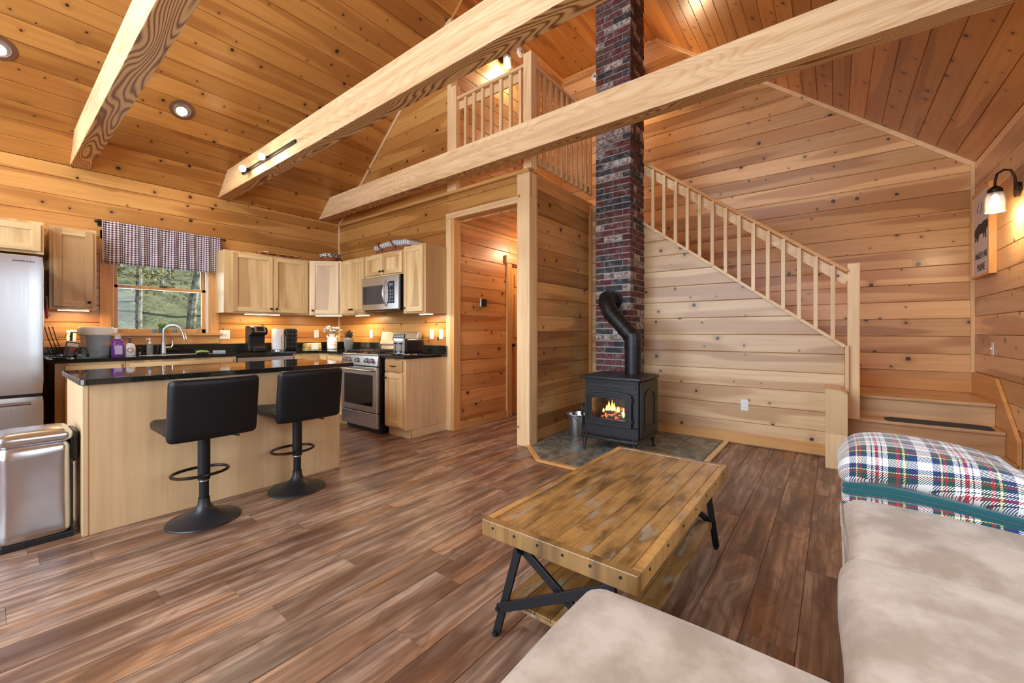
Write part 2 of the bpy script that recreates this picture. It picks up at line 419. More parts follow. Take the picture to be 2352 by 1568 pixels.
def panel(name, O, U, V, polys, w, mat, off=0., ln=None, t=.016, thick=.06, board='plank', cham=.0045, bpolys=None, back=None):
    """a piece of the room: backing slab (structure) with one child per board; front faces lie in the plane"""
    O_, U_, V_ = Vector(O), Vector(U).normalized(), Vector(V).normalized(); N = U_.cross(V_)
    m = MB()
    for P in polys: m.prism(P, lambda u, v: O_ + U_ * u + V_ * v - N * (t - .001), -N * thick)
    s = m.build(name, back or M['backing']); tag(s, kind='structure')
    planks(s, O, U, V, bpolys or polys, w, mat, off, t, board, ln, cham=cham)
    return s

# ================================================================== THE ROOM
YN, YS, XG, XE, XW, XP = 6.138, -1.11, 6.1, 3.45, -2.5, 4.9
ZW, ZF = 2.87, 5.5; SL = .83; YL = YN - (ZF - ZW) / SL; YR = YS + (ZF - ZW) / SL
BW = .182
# floor
fl = panel('floor', (0, 0, 0), (1, 0, 0), (0, 1, 0), [R(XW, XG, YS, YN)], .18, M['vinyl'], off=.11, ln=1.22, t=.004, thick=.1, cham=.0006,
           bpolys=[R(-.5, XG, 2.55, 3.57), R(-.5, 4.92, YS, 2.55), R(-.5, XE, 3.57, YN)], back=plain('floor_underlay', lin((120, 90, 70)), .6))
# north (kitchen window) wall
WX0, WX1, WZ0, WZ1 = .84, 1.745, 1.165, 2.17
nb = [R(XW, WX0, 0, ZW), R(WX1, XE, 0, ZW), R(WX0, WX1, 0, WZ0), R(WX0, WX1, WZ1, ZW)]
panel('wall_north', (0, YN, 0), (1, 0, 0), (0, 0, 1), nb, BW, M['pine_kitchen'], off=ZW - .135, thick=.14,
      bpolys=[R(-.1, WX0, .9, WZ1), R(WX1, XE, .9, WZ1), R(WX0, WX1, .9, WZ0), R(-.1, XE, WZ1, ZW)])
# east kitchen wall (stove wall) with the hall opening; above it the gable part up to the slope
def sz(y): return ZW + SL * (YN - y)
panel('wall_east', (XE, 0, 0), (0, -1, 0), (0, 0, 1),
      [R(-YN, -3.66, 0, 2.82), R(-3.66, -2.47, 2.56, 2.82), [(-YN, 2.82), (-3.66, 2.82), (-3.66, sz(3.66)), (-YN, ZW)]], BW, M['pine_kitchen'], off=.02, thick=.09,
      bpolys=[R(-YN, -3.66, .9, 2.82), R(-3.66, -2.45, 2.56, 2.82), [(-YN, 2.86), (-3.66, 2.86), (-3.66, sz(3.66)), (-YN, ZW)]])
# hallway
panel('wall_hall', (0, 3.57, 0), (1, 0, 0), (0, 0, 1), [R(3.54, 4.54, 0, 2.5), R(5.3, XG, 0, 2.5), R(4.54, 5.3, 2.13, 2.5)], BW, M['pine_orange'], off=.10, thick=.08)
s_ = panel('ceiling', (0, 0, 2.5), (1, 0, 0), (0, -1, 0), [R(3.54, XG, -3.57, -2.6)], .14, M['pine_orange'], thick=.05)
# partition beside the stove and panel under the stairs
panel('wall_partition', (0, 2.53, 0), (1, 0, 0), (0, 0, 1), [R(3.54, XP, 0, 2.8)], BW, M['pine_recess'], off=.09, thick=.064)
def st(y): return 1.04 + .765 * (y + .08)
panel('wall_stairs', (XP, 0, 0), (0, -1, 0), (0, 0, 1), [[(-2.53, 0), (.08, 0), (.08, 1.04), (-2.26, st(2.26)), (-2.53, 2.83)]], .184, M['pine_pale'], off=.05, thick=.05)
# far gable wall behind stairs and loft
panel('wall_gable', (XG, 0, 0), (0, -1, 0), (0, 0, 1), [[(-3.66, 0), (-YS, 0), (-YS, ZW), (-YR, ZF), (-3.66, ZF)]], .184, M['pine'], off=.03, thick=.1)
# south wall (window over the sofa, not in view)
panel('wall_south', (0, YS, 0), (-1, 0, 0), (0, 0, 1), [R(-XG, -2.35, 0, ZW), R(-2.35, -.25, 0, 1.1), R(-2.35, -.25, 2.4, ZW), R(-.25, -XW, 0, ZW)], BW, M['pine'], off=.06, thick=.12,
      bpolys=[R(-XG, -3.2, 0, ZW)])
# west gable wall with its windows (behind the camera)
wp = plain('west_wall_pine', lin((214, 160, 100)), .5)
m = MB(); f = lambda u, v: (XW, u, v)
for P in (R(YS, -.2, 0, ZW), R(4.6, YN, 0, ZW), R(-.2, 4.6, 0, .45), R(-.2, 4.6, 2.82, 3.15), [(YS, ZW), (.85, ZW), (.85, sz(YN - (.85 - YS)))], [(YN, ZW), (4.15, ZW), (4.15, sz(4.15))], R(.85, 4.15, 4.5, 4.52),
          [(.85, 4.5), (4.15, 4.5), (4.15, sz(4.15)), (YL, ZF), (YR, ZF), (.85, sz(YN - (.85 - YS)))]):
    m.prism(P, f, (-.12, 0, 0))
tag(m.build('wall_west', wp), kind='structure')
# ceilings
dv = math.hypot(1, SL); VL = (0, -1 / dv, SL / dv); VR = (0, 1 / dv, SL / dv); LN = (ZF - ZW) / SL * dv
panel('ceiling', (0, YN, ZW), (1, 0, 0), VL, [R(XW, XE, -.12, LN)], BW, M['pine_ceiling'], thick=.1, bpolys=[R(-.7, XE, 0, LN)])
panel('ceiling', (0, YS, ZW), (-1, 0, 0), VR, [R(-XG, -XW, -.12, LN)], BW, M['pine_ceiling'], thick=.1, bpolys=[R(-XG, -1.2, 0, LN)])
panel('ceiling', (0, 0, ZF), (1, 0, 0), (0, -1, 0), [R(XW, XE, -YL, -YR), R(XE, XG, -3.66, -YR)], BW, M['pine_ceiling'], thick=.1,
      bpolys=[R(XE, XG, -3.66, -YR), R(.5, XE, -YL, -YR)])
# loft: north wall, floor
panel('wall_loft', (0, 3.66, 0), (1, 0, 0), (0, 0, 1), [R(XE + .03, XG, 2.88, ZF)], BW, M['pine'], off=.01, thick=.08)
m = MB(); m.box(XE + .02, XG, 2.535, 3.66, 2.72, 2.88); tag(m.build('floor', M['trimoX']), kind='structure')
m = MB(); m.prism([(3.66, sz(3.66)), (3.66, ZF), (YL, ZF)], lambda u, v: (XE + .002, u, v), (.03, 0, 0)); tag(m.build('wall_closure', M['trimoY']), kind='structure')

# trim boards
tn = [0]
def trim(mat, *boxes, bevel=.003, sl=None):
    tn[0] += 1; m = MB()
    for b in boxes: m.box(*b)
    return tag(m.build('trim_%d' % tn[0], mat, bevel=bevel), kind='structure')
def trimbar(mat, p, q, w, h, up=(0, 0, 1)):
    tn[0] += 1; m = MB(); m.bar(p, q, w, h, up); return tag(m.build('trim_%d' % tn[0], mat, bevel=.003), kind='structure')
trim(M['trimZ'], (3.425, 3.45, YN - .02, YN, 0, 2.83))                                    # corner kitchen
trim(M['trimoY'], (3.41, 3.45, 2.45, YN, 2.82, 2.855))                                   # ledge at the loft floor
trim(M['trimZ'], (3.432, 3.452, 3.61, 3.69, 0, 2.53))                                     # opening casing, kitchen side
trim(M['trimoZ'], (3.435, 3.545, 3.555, 3.61, 0, 2.53))
trim(M['trimY'], (3.428, 3.452, 2.61, 3.69, 2.53, 2.60))                                  # head casing
trim(M['trimoY'], (3.452, 3.545, 2.61, 3.61, 2.53, 2.56))
trim(M['trimoX'], (3.545, 4.45, 3.555, 3.57, 0, .10))                                     # hall baseboard
trim(M['trimoX'], (3.55, XP, 2.515, 2.53, .02, .13))                                      # partition baseboard
trim(M['trimoX'], (3.545, 6.0, 3.55, 3.57, 2.46, 2.5))
trimbar(M['trimoX'], (3.5, 2.52, 2.76), (XP, 2.52, 2.76), .02, .09)                        # frieze under the loft rail
trim(M['trimoZ'], (XP - .03, XP, 2.49, 2.53, .02, 2.8))
trim(M['trimoY'], (XP - .015, XP, -.08, 1.9, .01, .12))                                   # baseboard of the stair panel
trim(M['trimZ'], (XG - .03, XG, YS, YS + .03, .57, 2.86))                                 # far right corner
trimbar(M['trimY'], (XG - .012, YS, ZW - .02), (XG - .012, YR, ZF - .02), .024, .05)       # gable rake trim
trimbar(M['trimoY'], (XG - .012, YR, ZF - .03), (XG - .012, 3.66, ZF - .03), .024, .05)
trimbar(M['trimoX'], (XE + .05, 3.648, ZF - .03), (XG, 3.648, ZF - .03), .024, .05)
trimbar(M['trimY'], (XE - .012, YN, ZW - .02), (XE - .012, 3.66, sz(3.66) - .02), .02, .04)
trim(M['trimZ'], (XE - .02, XE + .08, 3.60, 3.665, 2.86, 4.93))                             # edge of the upper wall by the loft
trim(M['trimoZ'], (XG - .03, XG, 3.63, 3.66, 2.88, ZF))
# corner post at the opening
pst = thing('corner_post', 'square pale pine post at the corner between hallway opening and stove alcove', 'post', (0, 0, 0))
m = MB(); m.box(3.43, 3.56, 2.452, 2.612, 0, 2.82); m.build('post', M['trimZ'], pst, bevel=.004)
m = MB(); m.box(3.56, 3.58, 2.452, 2.529, .02, 2.82); m.build('edge_trim', M['trimoZ'], pst, bevel=.003)

# beams
def beam(x0, x1, label):
    b = thing('ceiling_beam', label, 'beam', (x0, 2.5, 0), group=None)
    z0, z1 = ZW, 3.145
    P = [(YN, z0), (YN - (z1 - z0) / SL, z1), (YS + (z1 - z0) / SL, z1), (YS, z0)]
    m = MB(); m.prism(P, lambda u, v: (0, u - 2.5, v), (x1 - x0, 0, 0))
    bmesh.ops.recalc_face_normals(m.bm, faces=m.bm.faces[:])
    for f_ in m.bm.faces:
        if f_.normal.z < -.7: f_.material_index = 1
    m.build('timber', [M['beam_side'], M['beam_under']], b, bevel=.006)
    return b
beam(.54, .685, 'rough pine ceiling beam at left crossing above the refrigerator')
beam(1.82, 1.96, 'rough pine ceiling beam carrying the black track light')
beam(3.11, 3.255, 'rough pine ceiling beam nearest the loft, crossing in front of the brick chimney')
# a collar timber edge showing above the middle beam
# ================================================================== WINDOW, CURTAIN
w = thing('window_1', None, None, (0, YN, 0)); tag(w, kind='structure')
m = MB(); c0, c1 = WX0 - .085, WX1 + .085
m.box(c0, WX0 + .005, -.02, 0, WZ0 - .02, 2.26); m.box(WX1 - .005, c1, -.02, 0, WZ0 - .02, 2.26); m.box(c0, c1, -.02, 0, WZ1 - .005, 2.26)
m.build('window_casing', M['trimoZ'], w, bevel=.003)
m = MB(); m.box(c0 - .03, c1 + .03, -.055, .06, WZ0 - .03, WZ0); m.box(c0, c1, -.018, 0, WZ0 - .13, WZ0 - .03)
m.build('window_sill', M['trimoX'], w, bevel=.003)
m = MB(); m.box(WX0, WX0 + .02, 0, .14, WZ0, WZ1); m.box(WX1 - .02, WX1, 0, .14, WZ0, WZ1); m.box(WX0, WX1, 0, .14, WZ1 - .02, WZ1)
m.box(WX1 - .035, WX1 - .02, .02, .06, WZ0, WZ1, 1); m.box(WX0 + .02, WX0 + .03, .02, .06, WZ0, WZ1, 1)
m.build('window_jamb', [M['trimoZ'], M['white_plastic']], w)
def sash(name, z0, z1, y, bt):
    m = MB(); a, b = WX0 + .025, WX1 - .04
    m.box(a, a + .04, y, y + .03, z0, z1); m.box(b - .04, b, y, y + .03, z0, z1); m.box(a, b, y, y + .03, z0, z0 + bt); m.box(a, b, y, y + .03, z1 - .035, z1)
    s = m.build(name, M['trimoZ'], w, bevel=.003)
    m = MB(); m.box(a + .035, b - .035, y + .012, y + .017, z0 + .03, z1 - .03); m.build('pane', M['pane'], s)
    return s
s1 = sash('lower_sash', WZ0, 1.70, .045, .05); sash('upper_sash', 1.665, WZ1 - .01, .085, .035)
m = MB(); m.box(1.25, 1.33, .02, .05, 1.70, 1.712); m.build('sash_lock', M['bronze'], s1, bevel=.003)

def gingham():
    s = NT('burgundy_gingham'); uv = s.n('ShaderNodeTexCoord').outputs['UV']; p = s.sep(uv)
    a = s.mth('GREATER_THAN', s.mth('FRACT', p[0]), .5); b = s.mth('GREATER_THAN', s.mth('FRACT', p[1]), .5)
    k = s.mth('MULTIPLY', s.mth('ADD', a, b), .5)
    col = s.mix(s.mth('POWER', k, .55), lin((232, 234, 244)), lin((84, 12, 30)))
    m_ = s.fin(col, .85)
    tr = s.n('ShaderNodeBsdfTranslucent'); s.l(col, tr.inputs[0]); mx = s.n('ShaderNodeMixShader'); mx.inputs[0].default_value = .2
    s.l(s.b.outputs[0], mx.inputs[1]); s.l(tr.outputs[0], mx.inputs[2]); s.l(mx.outputs[0], s.t.nodes['Material Output'].inputs[0])
    return m_
cu = thing('curtain_valance', 'burgundy and white gingham valance gathered on a rod above the kitchen window', 'curtain', (0, YN - .065, 0))
bm = bmesh.new(); uvl = bm.loops.layers.uv.new('UVMap'); NU, NV = 420, 14; g = []; x0, x1 = .765, 1.835; acc = 0; us = []; px = None
for i in range(NU + 1):
    t = i / NU; x = x0 + (x1 - x0) * t; u_ = x * 55 + 1.3 * math.sin(x * 17) + .8 * math.sin(x * 41)
    dx = .016 * math.sin(u_); 
    if px is not None: acc += math.hypot(x - px[0], (dx - px[1]) * 1.3)
    px = (x, dx); us.append(acc)
    col = []
    for j in range(NV + 1):
        v_ = j / NV; amp = .45 + .75 * v_
        if j == 1: amp = .3
        z = 2.355 - .445 * v_ + .006 * math.sin(u_ + 1) * v_
        col.append(bm.verts.new((x + .006 * math.cos(u_) * v_, -.01 + dx * amp, z)))
    g.append(col)
for i in range(NU):
    for j in range(NV):
        f_ = bm.faces.new([g[i][j], g[i][j + 1], g[i + 1][j + 1], g[i + 1][j]]); f_.smooth = True
        for lp, (a, b) in zip(f_.loops, ((i, j), (i, j + 1), (i + 1, j + 1), (i + 1, j))): lp[uvl].uv = (us[a] / .030, b / NV * .445 / .024)
me = bpy.data.meshes.new('valance'); bm.to_mesh(me); bm.free(); me.materials.append(gingham())
vo = bpy.data.objects.new('valance', me); C.objects.link(vo); vo.parent = cu
sd = vo.modifiers.new('th', 'SOLIDIFY'); sd.thickness = .0015
m = MB(); m.tube([(.73, 0, 2.338), (1.87, 0, 2.338)], .008); m.build('curtain_rod', M['bronze'], cu)
for xx in (.725, 1.875):
    m = MB(); m.lathe([(0, -.018), (.012, -.014), (.018, 0), (.012, .014), (0, .018)], (xx, 0, 2.338), 12); m.build('finial', M['bronze'], cu)
for xx in (.755, 1.845):
    m = MB(); m.tube([(xx, 0, 2.338), (xx, .064, 2.338)], .006); m.box(xx - .015, xx + .015, .058, .066, 2.30, 2.37); m.build('bracket', M['bronze'], cu)

# ================================================================== KITCHEN CABINETS
# local frame of a unit: x to the right along the face, front plane y=0 facing -y, body behind it, z from the floor
def knob(parent, x, z, r=.014, y=-.02):
    m = MB(); m.tube([(x, y, z), (x, y - .014, z)], .005, 8); 
    m.tube([(x, y - .012, z), (x, y - .018, z), (x, y - .026, z), (x, y - .030, z)], [r * .5, r, r, r * .4], 14)
    return m.build('knob', M['bronze'], parent)
def door(parent, x0, x1, z0, z1, kn=None, name='door', fr=.055, mat='hick'):
    m = MB(); y0, y1 = -.020, -.001
    m.box(x0, x0 + fr, y0, y1, z0, z1, 0); m.box(x1 - fr, x1, y0, y1, z0, z1)
    m.box(x0 + fr, x1 - fr, y0, y1, z0, z0 + fr, 1); m.box(x0 + fr, x1 - fr, y0, y1, z1 - fr, z1)
    m.box(x0 + fr - .002, x1 - fr + .002, y0 + .010, y1, z0 + fr - .002, z1 - fr + .002, 0)
    d = m.build(name, [M[mat + 'Z'], M[mat + 'X']], parent, bevel=.002)
    if kn: knob(d, kn[0], kn[1])
    return d
def drawer(parent, x0, x1, z0, z1, pull='bar'):
    m = MB(); m.box(x0, x1, -.020, -.001, z0, z1); d = m.build('drawer', M['hickX'], parent, bevel=.004)
    xc, zc = (x0 + x1) / 2, (z0 + z1) / 2
    if pull == 'bar':
        m = MB(); m.tube([(xc - .045, -.02, zc), (xc - .040, -.038, zc), (xc, -.044, zc), (xc + .040, -.038, zc), (xc + .045, -.02, zc)], .005, 8); m.build('handle', M['bronze'], d)
    return d
def body(parent, w, z0, z1, dep, toe=0.):
    m = MB()
    if toe: m.box(0, w, 0, dep, z0 + toe, z1); m.box(.003, w - .003, .06, dep, z0, z0 + toe)
    else: m.box(0, w, 0, dep, z0, z1)
    return m.build('body', M['hickZ'], parent, bevel=.002)
def led_under(x0, y, z, ln, lab, rz=0., pw=5.):
    t = thing('under_cabinet_light', lab, 'light', (x0, y, z), rz, 'under cabinet light bars')
    m = MB(); m.box(0, ln, -.02, .02, -.006, 0); m.build('housing', M['white_plastic'], t)
    m = MB(); m.box(.005, ln - .005, -.016, .016, -.012, -.006); m.build('diffuser', M['led'], t)
    c = Vector((math.cos(rz), math.sin(rz), 0)) * ln / 2
    a = area('led_light', (x0 + c.x, y + c.y, z - .016), (0, 0, rz), ln, .03, pw, (1, .70, .36))
UT = 2.18; UB = 1.415; UF = 5.81
# over the refrigerator
t = thing('cabinet_over_refrigerator', 'short wide wall cabinet above the steel refrigerator', 'cabinet', (-.58, 5.62, 0))
body(t, .915, 1.875, 2.165, .51); door(t, .02, .445, 1.90, 2.14); door(t, .455, .895, 1.90, 2.14)
t = thing('wall_cabinet', 'narrow single-door wall cabinet between refrigerator and gingham valance', 'cabinet', (.378, UF, 0))
body(t, .315, 1.40, 2.19, .325); door(t, .025, .29, 1.425, 2.165, (.262, 1.47))
t = thing('wall_cabinet', 'wide two-door wall cabinet right of the kitchen window', 'cabinet', (1.785, UF, 0))
body(t, 1.02, UB, UT, .325); door(t, .09, .545, UB + .02, UT - .02, (.52, UB + .065)); door(t, .555, 1.0, UB + .02, UT - .02, (.585, UB + .065))
# diagonal corner
t = thing('corner_wall_cabinet', 'diagonal corner wall cabinet with one door, round basket on top', 'cabinet', (2.81, UF, 0))
m = MB(); m.prism([(0, 0), (.31, -.31), (.637, -.31), (.637, .325), (0, .325)], lambda u, v: (u, v, UB), (0, 0, UT - UB)); m.build('body', M['hickZ'], t, bevel=.002)
d = door(t, .035, .405, UB + .02, UT - .02, None); d.rotation_euler = (0, 0, -PI / 4)
k = knob(d, .062, UB + .065)
# stove wall: local x -> world -y
RZ = -PI / 2; FX = 3.12
t = thing('wall_cabinet', 'narrow two-door wall cabinet left of the microwave', 'cabinet', (FX, 5.495, 0), RZ)
body(t, .585, UB, UT, .325); door(t, .012, .288, UB + .02, UT - .02, (.262, UB + .07), fr=.05); door(t, .294, .575, UB + .02, UT - .02, (.320, UB + .07), fr=.05)
t = thing('wall_cabinet', 'low two-door wall cabinet directly over the microwave', 'cabinet', (FX, 4.905, 0), RZ)
body(t, .82, 1.885, UT, .325); door(t, .015, .405, 1.905, UT - .02, (.375, 1.945), fr=.05); door(t, .412, .80, 1.905, UT - .02, (.44, 1.945), fr=.05)
t = thing('wall_cabinet', 'tall single-door wall cabinet right of the microwave with exposed end panel', 'cabinet', (FX - .01, 4.078, 0), RZ)
body(t, .40, 1.40, 2.20, .335); door(t, .02, .365, 1.42, 2.18, (.05, 1.465))
led_under(.44, 5.95, 1.40, .22, 'glowing light bar under the narrow cabinet beside the refrigerator', 0, 3)
led_under(2.05, 5.93, UB, .42, 'glowing light bar under the wide two-door cabinet', 0, 5)
led_under(2.90, 5.80, UB, .36, 'glowing light bar under the diagonal corner cabinet', -PI / 4, 5)
led_under(3.28, 5.38, UB, .30, 'glowing light bar under the two-door cabinet left of the microwave', RZ, 4)
led_under(3.28, 3.98, 1.40, .22, 'glowing light bar under the tall cabinet right of the microwave', RZ, 4)

# base units, window side: front plane y=5.52
BT = .895
t = thing('base_cabinet', 'base cabinet at the left end of the window run, beside the refrigerator', 'cabinet', (.392, 5.52, 0))
body(t, .47, 0, BT, .6, .1); drawer(t, .06, .44, .74, .87); door(t, .06, .44, .13, .72, (.40, .67), mat='trimo')
t = thing('sink_base_cabinet', 'wide base cabinet under the kitchen sink', 'cabinet', (.865, 5.52, 0))
body(t, .955, 0, BT, .6, .1); drawer(t, .03, .92, .74, .87, None); door(t, .03, .47, .13, .72, (.43, .67)); door(t, .48, .92, .13, .72, (.52, .67))
t = thing('dishwasher', 'built-in stainless dishwasher right of the sink cabinet', 'dishwasher', (1.825, 5.52, 0))
m = MB(); m.box(0, .63, 0, .58, .1, BT); m.box(.01, .62, .05, .58, 0, .1); m.build('body', M['black_plastic'], t)
m = MB(); m.box(.005, .625, -.025, -.001, .12, .78); m.build('door', M['steelx'], t, bevel=.004)
m = MB(); m.box(.005, .625, -.028, -.001, .79, .875); m.build('control_panel', M['steelx'], t, bevel=.004)
m = MB(); m.tube([(.06, -.025, .74), (.06, -.06, .74), (.57, -.06, .74), (.57, -.025, .74)], .009, 8); m.build('handle', M['steelx'], t)
t = thing('corner_base_cabinet', 'L-shaped corner base cabinet between dishwasher and range', 'cabinet', (2.46, 5.52, 0))
m = MB(); P = [(0, 0), (.34, 0), (.34, -.25), (.96, -.25), (.96, .6), (0, .6)]
m.prism(P, lambda u, v: (u, v, .1), (0, 0, BT - .1)); m.prism([(0, .06), (.40, .06), (.40, -.25), (.96, -.25), (.96, .6), (0, .6)], lambda u, v: (u, v, 0), (0, 0, .1)); m.build('body', M['hickZ'], t)
door(t, .02, .32, .13, .87, None); d = door(t, .025, .235, .13, .87, (.06, .80)); d.location = (.34, 0, 0); d.rotation_euler = (0, 0, RZ)
t = thing('base_cabinet', 'narrow base cabinet between the inside corner and the range', 'cabinet', (2.80, 5.265, 0), RZ)
body(t, .395, 0, BT, .62, .1); drawer(t, .02, .375, .74, .87); door(t, .02, .375, .13, .72, (.34, .67))
t = thing('base_cabinet', 'base cabinet with one drawer and pale end panel right of the range', 'cabinet', (2.84, 4.065, 0), RZ)
body(t, .365, 0, .882, .60, .10); drawer(t, .02, .335, .735, .862); door(t, .02, .335, .125, .715, (.05, .665))
m = MB(); m.box(.365, .383, .0, .60, .10, .882); m.box(.365, .378, .09, .60, 0, .10, 1); m.build('end_panel', [M['mapleZ'], M['mapleY']], t)
m = MB(); m.box(0, .378, .052, .062, 0, .10); m.build('toe_kick', M['mapleX'], t)

# counters
ct = thing('countertop', 'black granite L-shaped countertop along the window wall with sink', 'countertop', (0, 0, 0))
m = MB(); P = [(.36, 5.49), (2.765, 5.49), (2.765, 4.868), (3.43, 4.868), (3.43, 6.12), (.36, 6.12)]
sk = (1.02, 1.66, 5.60, 5.98)
for (a, b, c_, d_) in ((.36, sk[0], 5.49, 6.12), (sk[1], 2.765, 5.49, 6.12), (sk[0], sk[1], 5.49, sk[2]), (sk[0], sk[1], sk[3], 6.12), (2.765, 3.43, 4.868, 6.12)): m.box(a, b, c_, d_, BT + .002, BT + .035)
m.build('slab', M['granite'], ct)
m = MB(); m.box(.36, 3.43, 6.098, 6.12, BT + .035, BT + .135); m.box(3.41, 3.432, 4.868, 6.098, BT + .035, BT + .135); m.build('backsplash', M['granite'], ct, bevel=.002)
m = MB(); z = BT + .03
m.box(sk[0], sk[1], sk[2], sk[2] + .004, .72, z); m.box(sk[0], sk[1], sk[3] - .004, sk[3], .72, z); m.box(sk[0], sk[0] + .004, sk[2], sk[3], .72, z); m.box(sk[1] - .004, sk[1], sk[2], sk[3], .72, z); m.box(sk[0], sk[1], sk[2], sk[3], .715, .72)
m.build('sink_basin', M['steelx'], ct)
ct2 = thing('countertop', 'small black granite countertop right of the range under the toaster', 'countertop', (0, 0, 0))
m = MB(); m.box(2.80, 3.43, 3.665, 4.088, .884, .915); m.build('slab', M['granite'], ct2, bevel=.004)
m = MB(); m.box(3.41, 3.432, 3.665, 4.088, .915, 1.015); m.build('backsplash', M['granite'], ct2, bevel=.002)

# island
isl = thing('kitchen_island', 'maple-panelled kitchen island behind the two bar stools', 'island', (.351, 3.41, 0))
IW, ID, IH = 1.563, .72, .872
m = MB(); m.box(.02, IW - .02, .02, ID, 0, IH); m.build('body', M['hickZ'], isl)
m = MB(); m.box(0, IW, 0, .018, 0, IH); m.build('back_panel', M['mapleZ'], isl)
for a_ in (0, IW - .02): m = MB(); m.box(a_ - .002, a_ + .022, -.004, .05, 0, IH); m.build('corner_trim', M['mapleZ'], isl, bevel=.002)
m = MB(); m.box(0, .018, .05, ID, .0, IH); m.build('side_panel', M['mapleZ'], isl); m = MB(); m.box(IW - .018, IW, .05, ID, .0, IH); m.build('side_panel', M['mapleZ'], isl)
it = thing('island_countertop', 'polished black granite slab on top of the island', 'countertop', (0, 0, 0))
m = MB(); a, b, c_, d_, r_ = .335, 2.04, 3.365, 4.26, .035; P = []
for (cx_, cy_, s0) in ((b - r_, d_ - r_, 0), (a + r_, d_ - r_, 1), (a + r_, c_ + r_, 2), (b - r_, c_ + r_, 3)):
    for k in range(7): an = (s0 + k / 6) * PI / 2; P.append((cx_ + r_ * math.cos(an), cy_ + r_ * math.sin(an)))
m.prism(P, lambda u, v: (u, v, IH + .002), (0, 0, .034)); m.build('slab', M['granite'], it, bevel=.004, seg=3)

# ================================================================== APPLIANCES
fr = thing('refrigerator', 'large stainless steel french-door refrigerator at the left edge', 'refrigerator', (-.59, 5.22, 0))
m = MB(); m.box(.01, .89, .05, .86, .02, 1.80); m.build('body', M['black_plastic'], fr)
for nm, x0, x1, z0, z1 in (('door', 0, .447, .665, 1.81), ('door', .453, .90, .665, 1.81), ('freezer_drawer', 0, .90, .06, .648)):
    m = MB(); m.rbox(x0, x1, 0, .06, z0, z1, .018, 6); dd = m.build(nm, M['steel'], fr)
    if nm == 'freezer_drawer':
        m = MB(); m.tube([(.12, 0, .598), (.12, -.045, .598)], .009, 8); m.tube([(.80, 0, .598), (.80, -.045, .598)], .009, 8); m.tube([(.09, -.05, .598), (.83, -.05, .598)], .013, 12); m.build('handle', M['steel_dark'], dd)
    else:
        xx = .40 if x0 == 0 else .50
        m = MB(); m.tube([(xx, 0, .80), (xx, -.05, .80), (xx, -.05, 1.65), (xx, 0, 1.65)], .011, 10); m.build('handle', M['steelx'], dd)
def text(s, size, loc, rot, mat, parent, name='lettering', ext=.0006, align='CENTER', sx=1.):
    c = bpy.data.curves.new(name, 'FONT'); c.body = s; c.size = size; c.extrude = ext; c.align_x = align; c.resolution_u = 3
    q = bpy.data.objects.new(name, c); C.objects.link(q); bpy.context.view_layer.update()
    me = bpy.data.meshes.new_from_object(q.evaluated_get(bpy.context.evaluated_depsgraph_get())); bpy.data.objects.remove(q); me.name = name
    me.materials.clear(); me.materials.append(mat)
    o = bpy.data.objects.new(name, me); C.objects.link(o); o.location = loc; o.rotation_euler = rot; o.parent = parent; o.scale = (sx, 1, 1)
    return tag(o, kind='stuff')
text('SAMSUNG', .021, (.79, -.002, 1.752), (PI / 2, 0, 0), M['black_plastic'], fr, sx=1.25)

mw = thing('microwave', 'stainless over-the-range microwave with black glass door', 'microwave', (3.065, 4.885, 0), RZ)
m = MB(); m.box(0, .775, .02, .385, 1.458, 1.872); m.build('body', M['black_plastic'], mw)
m = MB(); m.box(0, .775, -.012, .02, 1.458, 1.872); m.build('front_frame', M['steelx'], mw, bevel=.004)
m = MB(); m.box(.03, .50, -.016, -.011, 1.53, 1.765); m.build('door_window', plain('tinted_glass', (.03, .035, .045), .06, Specular_IOR_Level=.8), mw, bevel=.002)
m = MB(); m.box(.575, .70, -.016, -.011, 1.53, 1.80); m.build('control_panel', plain('panel_glass', (.01, .012, .02), .05, Specular_IOR_Level=.8), mw, bevel=.002)
m = MB()
for i in range(4):
    for j in range(3): m.box(.595 + j * .033, .618 + j * .033, -.0175, -.016, 1.55 + i * .04, 1.572 + i * .04)
m.box(.60, .675, -.0175, -.016, 1.74, 1.775); m.build('buttons', plain('panel_print', (.10, .16, .24), .3), mw)
m = MB(); pts = [(.545, -.012 - .055 * math.sin(PI * k / 12), 1.50 + .31 * k / 12) for k in range(13)]; m.tube(pts, .014, 12); m.build('handle', M['steel'], mw)
m = MB(); m.box(.02, .755, .03, .37, 1.446, 1.458); m.build('vent_underside', M['black_plastic'], mw)

rg = thing('kitchen_range', 'stainless gas range with black oven window and cast iron grates', 'stove', (2.775, 4.862, 0), RZ)
m = MB(); m.box(0, .757, .02, .63, .06, .90); m.box(.02, .74, .05, .60, 0, .06); m.build('body', M['black_plastic'], rg)
m = MB(); m.box(.004, .753, -.02, .02, .245, .77); od = m.build('oven_door', M['steelx'], rg, bevel=.005)
m = MB(); m.box(.075, .675, -.024, -.019, .315, .68); m.build('oven_window', plain('oven_glass', (.006, .006, .007), .08, Specular_IOR_Level=.8), od, bevel=.003)
m = MB(); m.tube([(.05, -.02, .735), (.05, -.06, .735), (.09, -.068, .735), (.667, -.068, .735), (.707, -.06, .735), (.707, -.02, .735)], .013, 12); m.build('handle', M['steelx'], od)
m = MB(); m.box(.004, .753, -.015, .02, .065, .235); m.build('drawer', M['steelx'], rg, bevel=.005)
m = MB(); m.prism([(-.02, .785), (.04, .785), (.04, .90), (.0, .90)], lambda u, v: (.002, u, v), (.753, 0, 0)); m.build('knob_panel', M['steelx'], rg, bevel=.003)
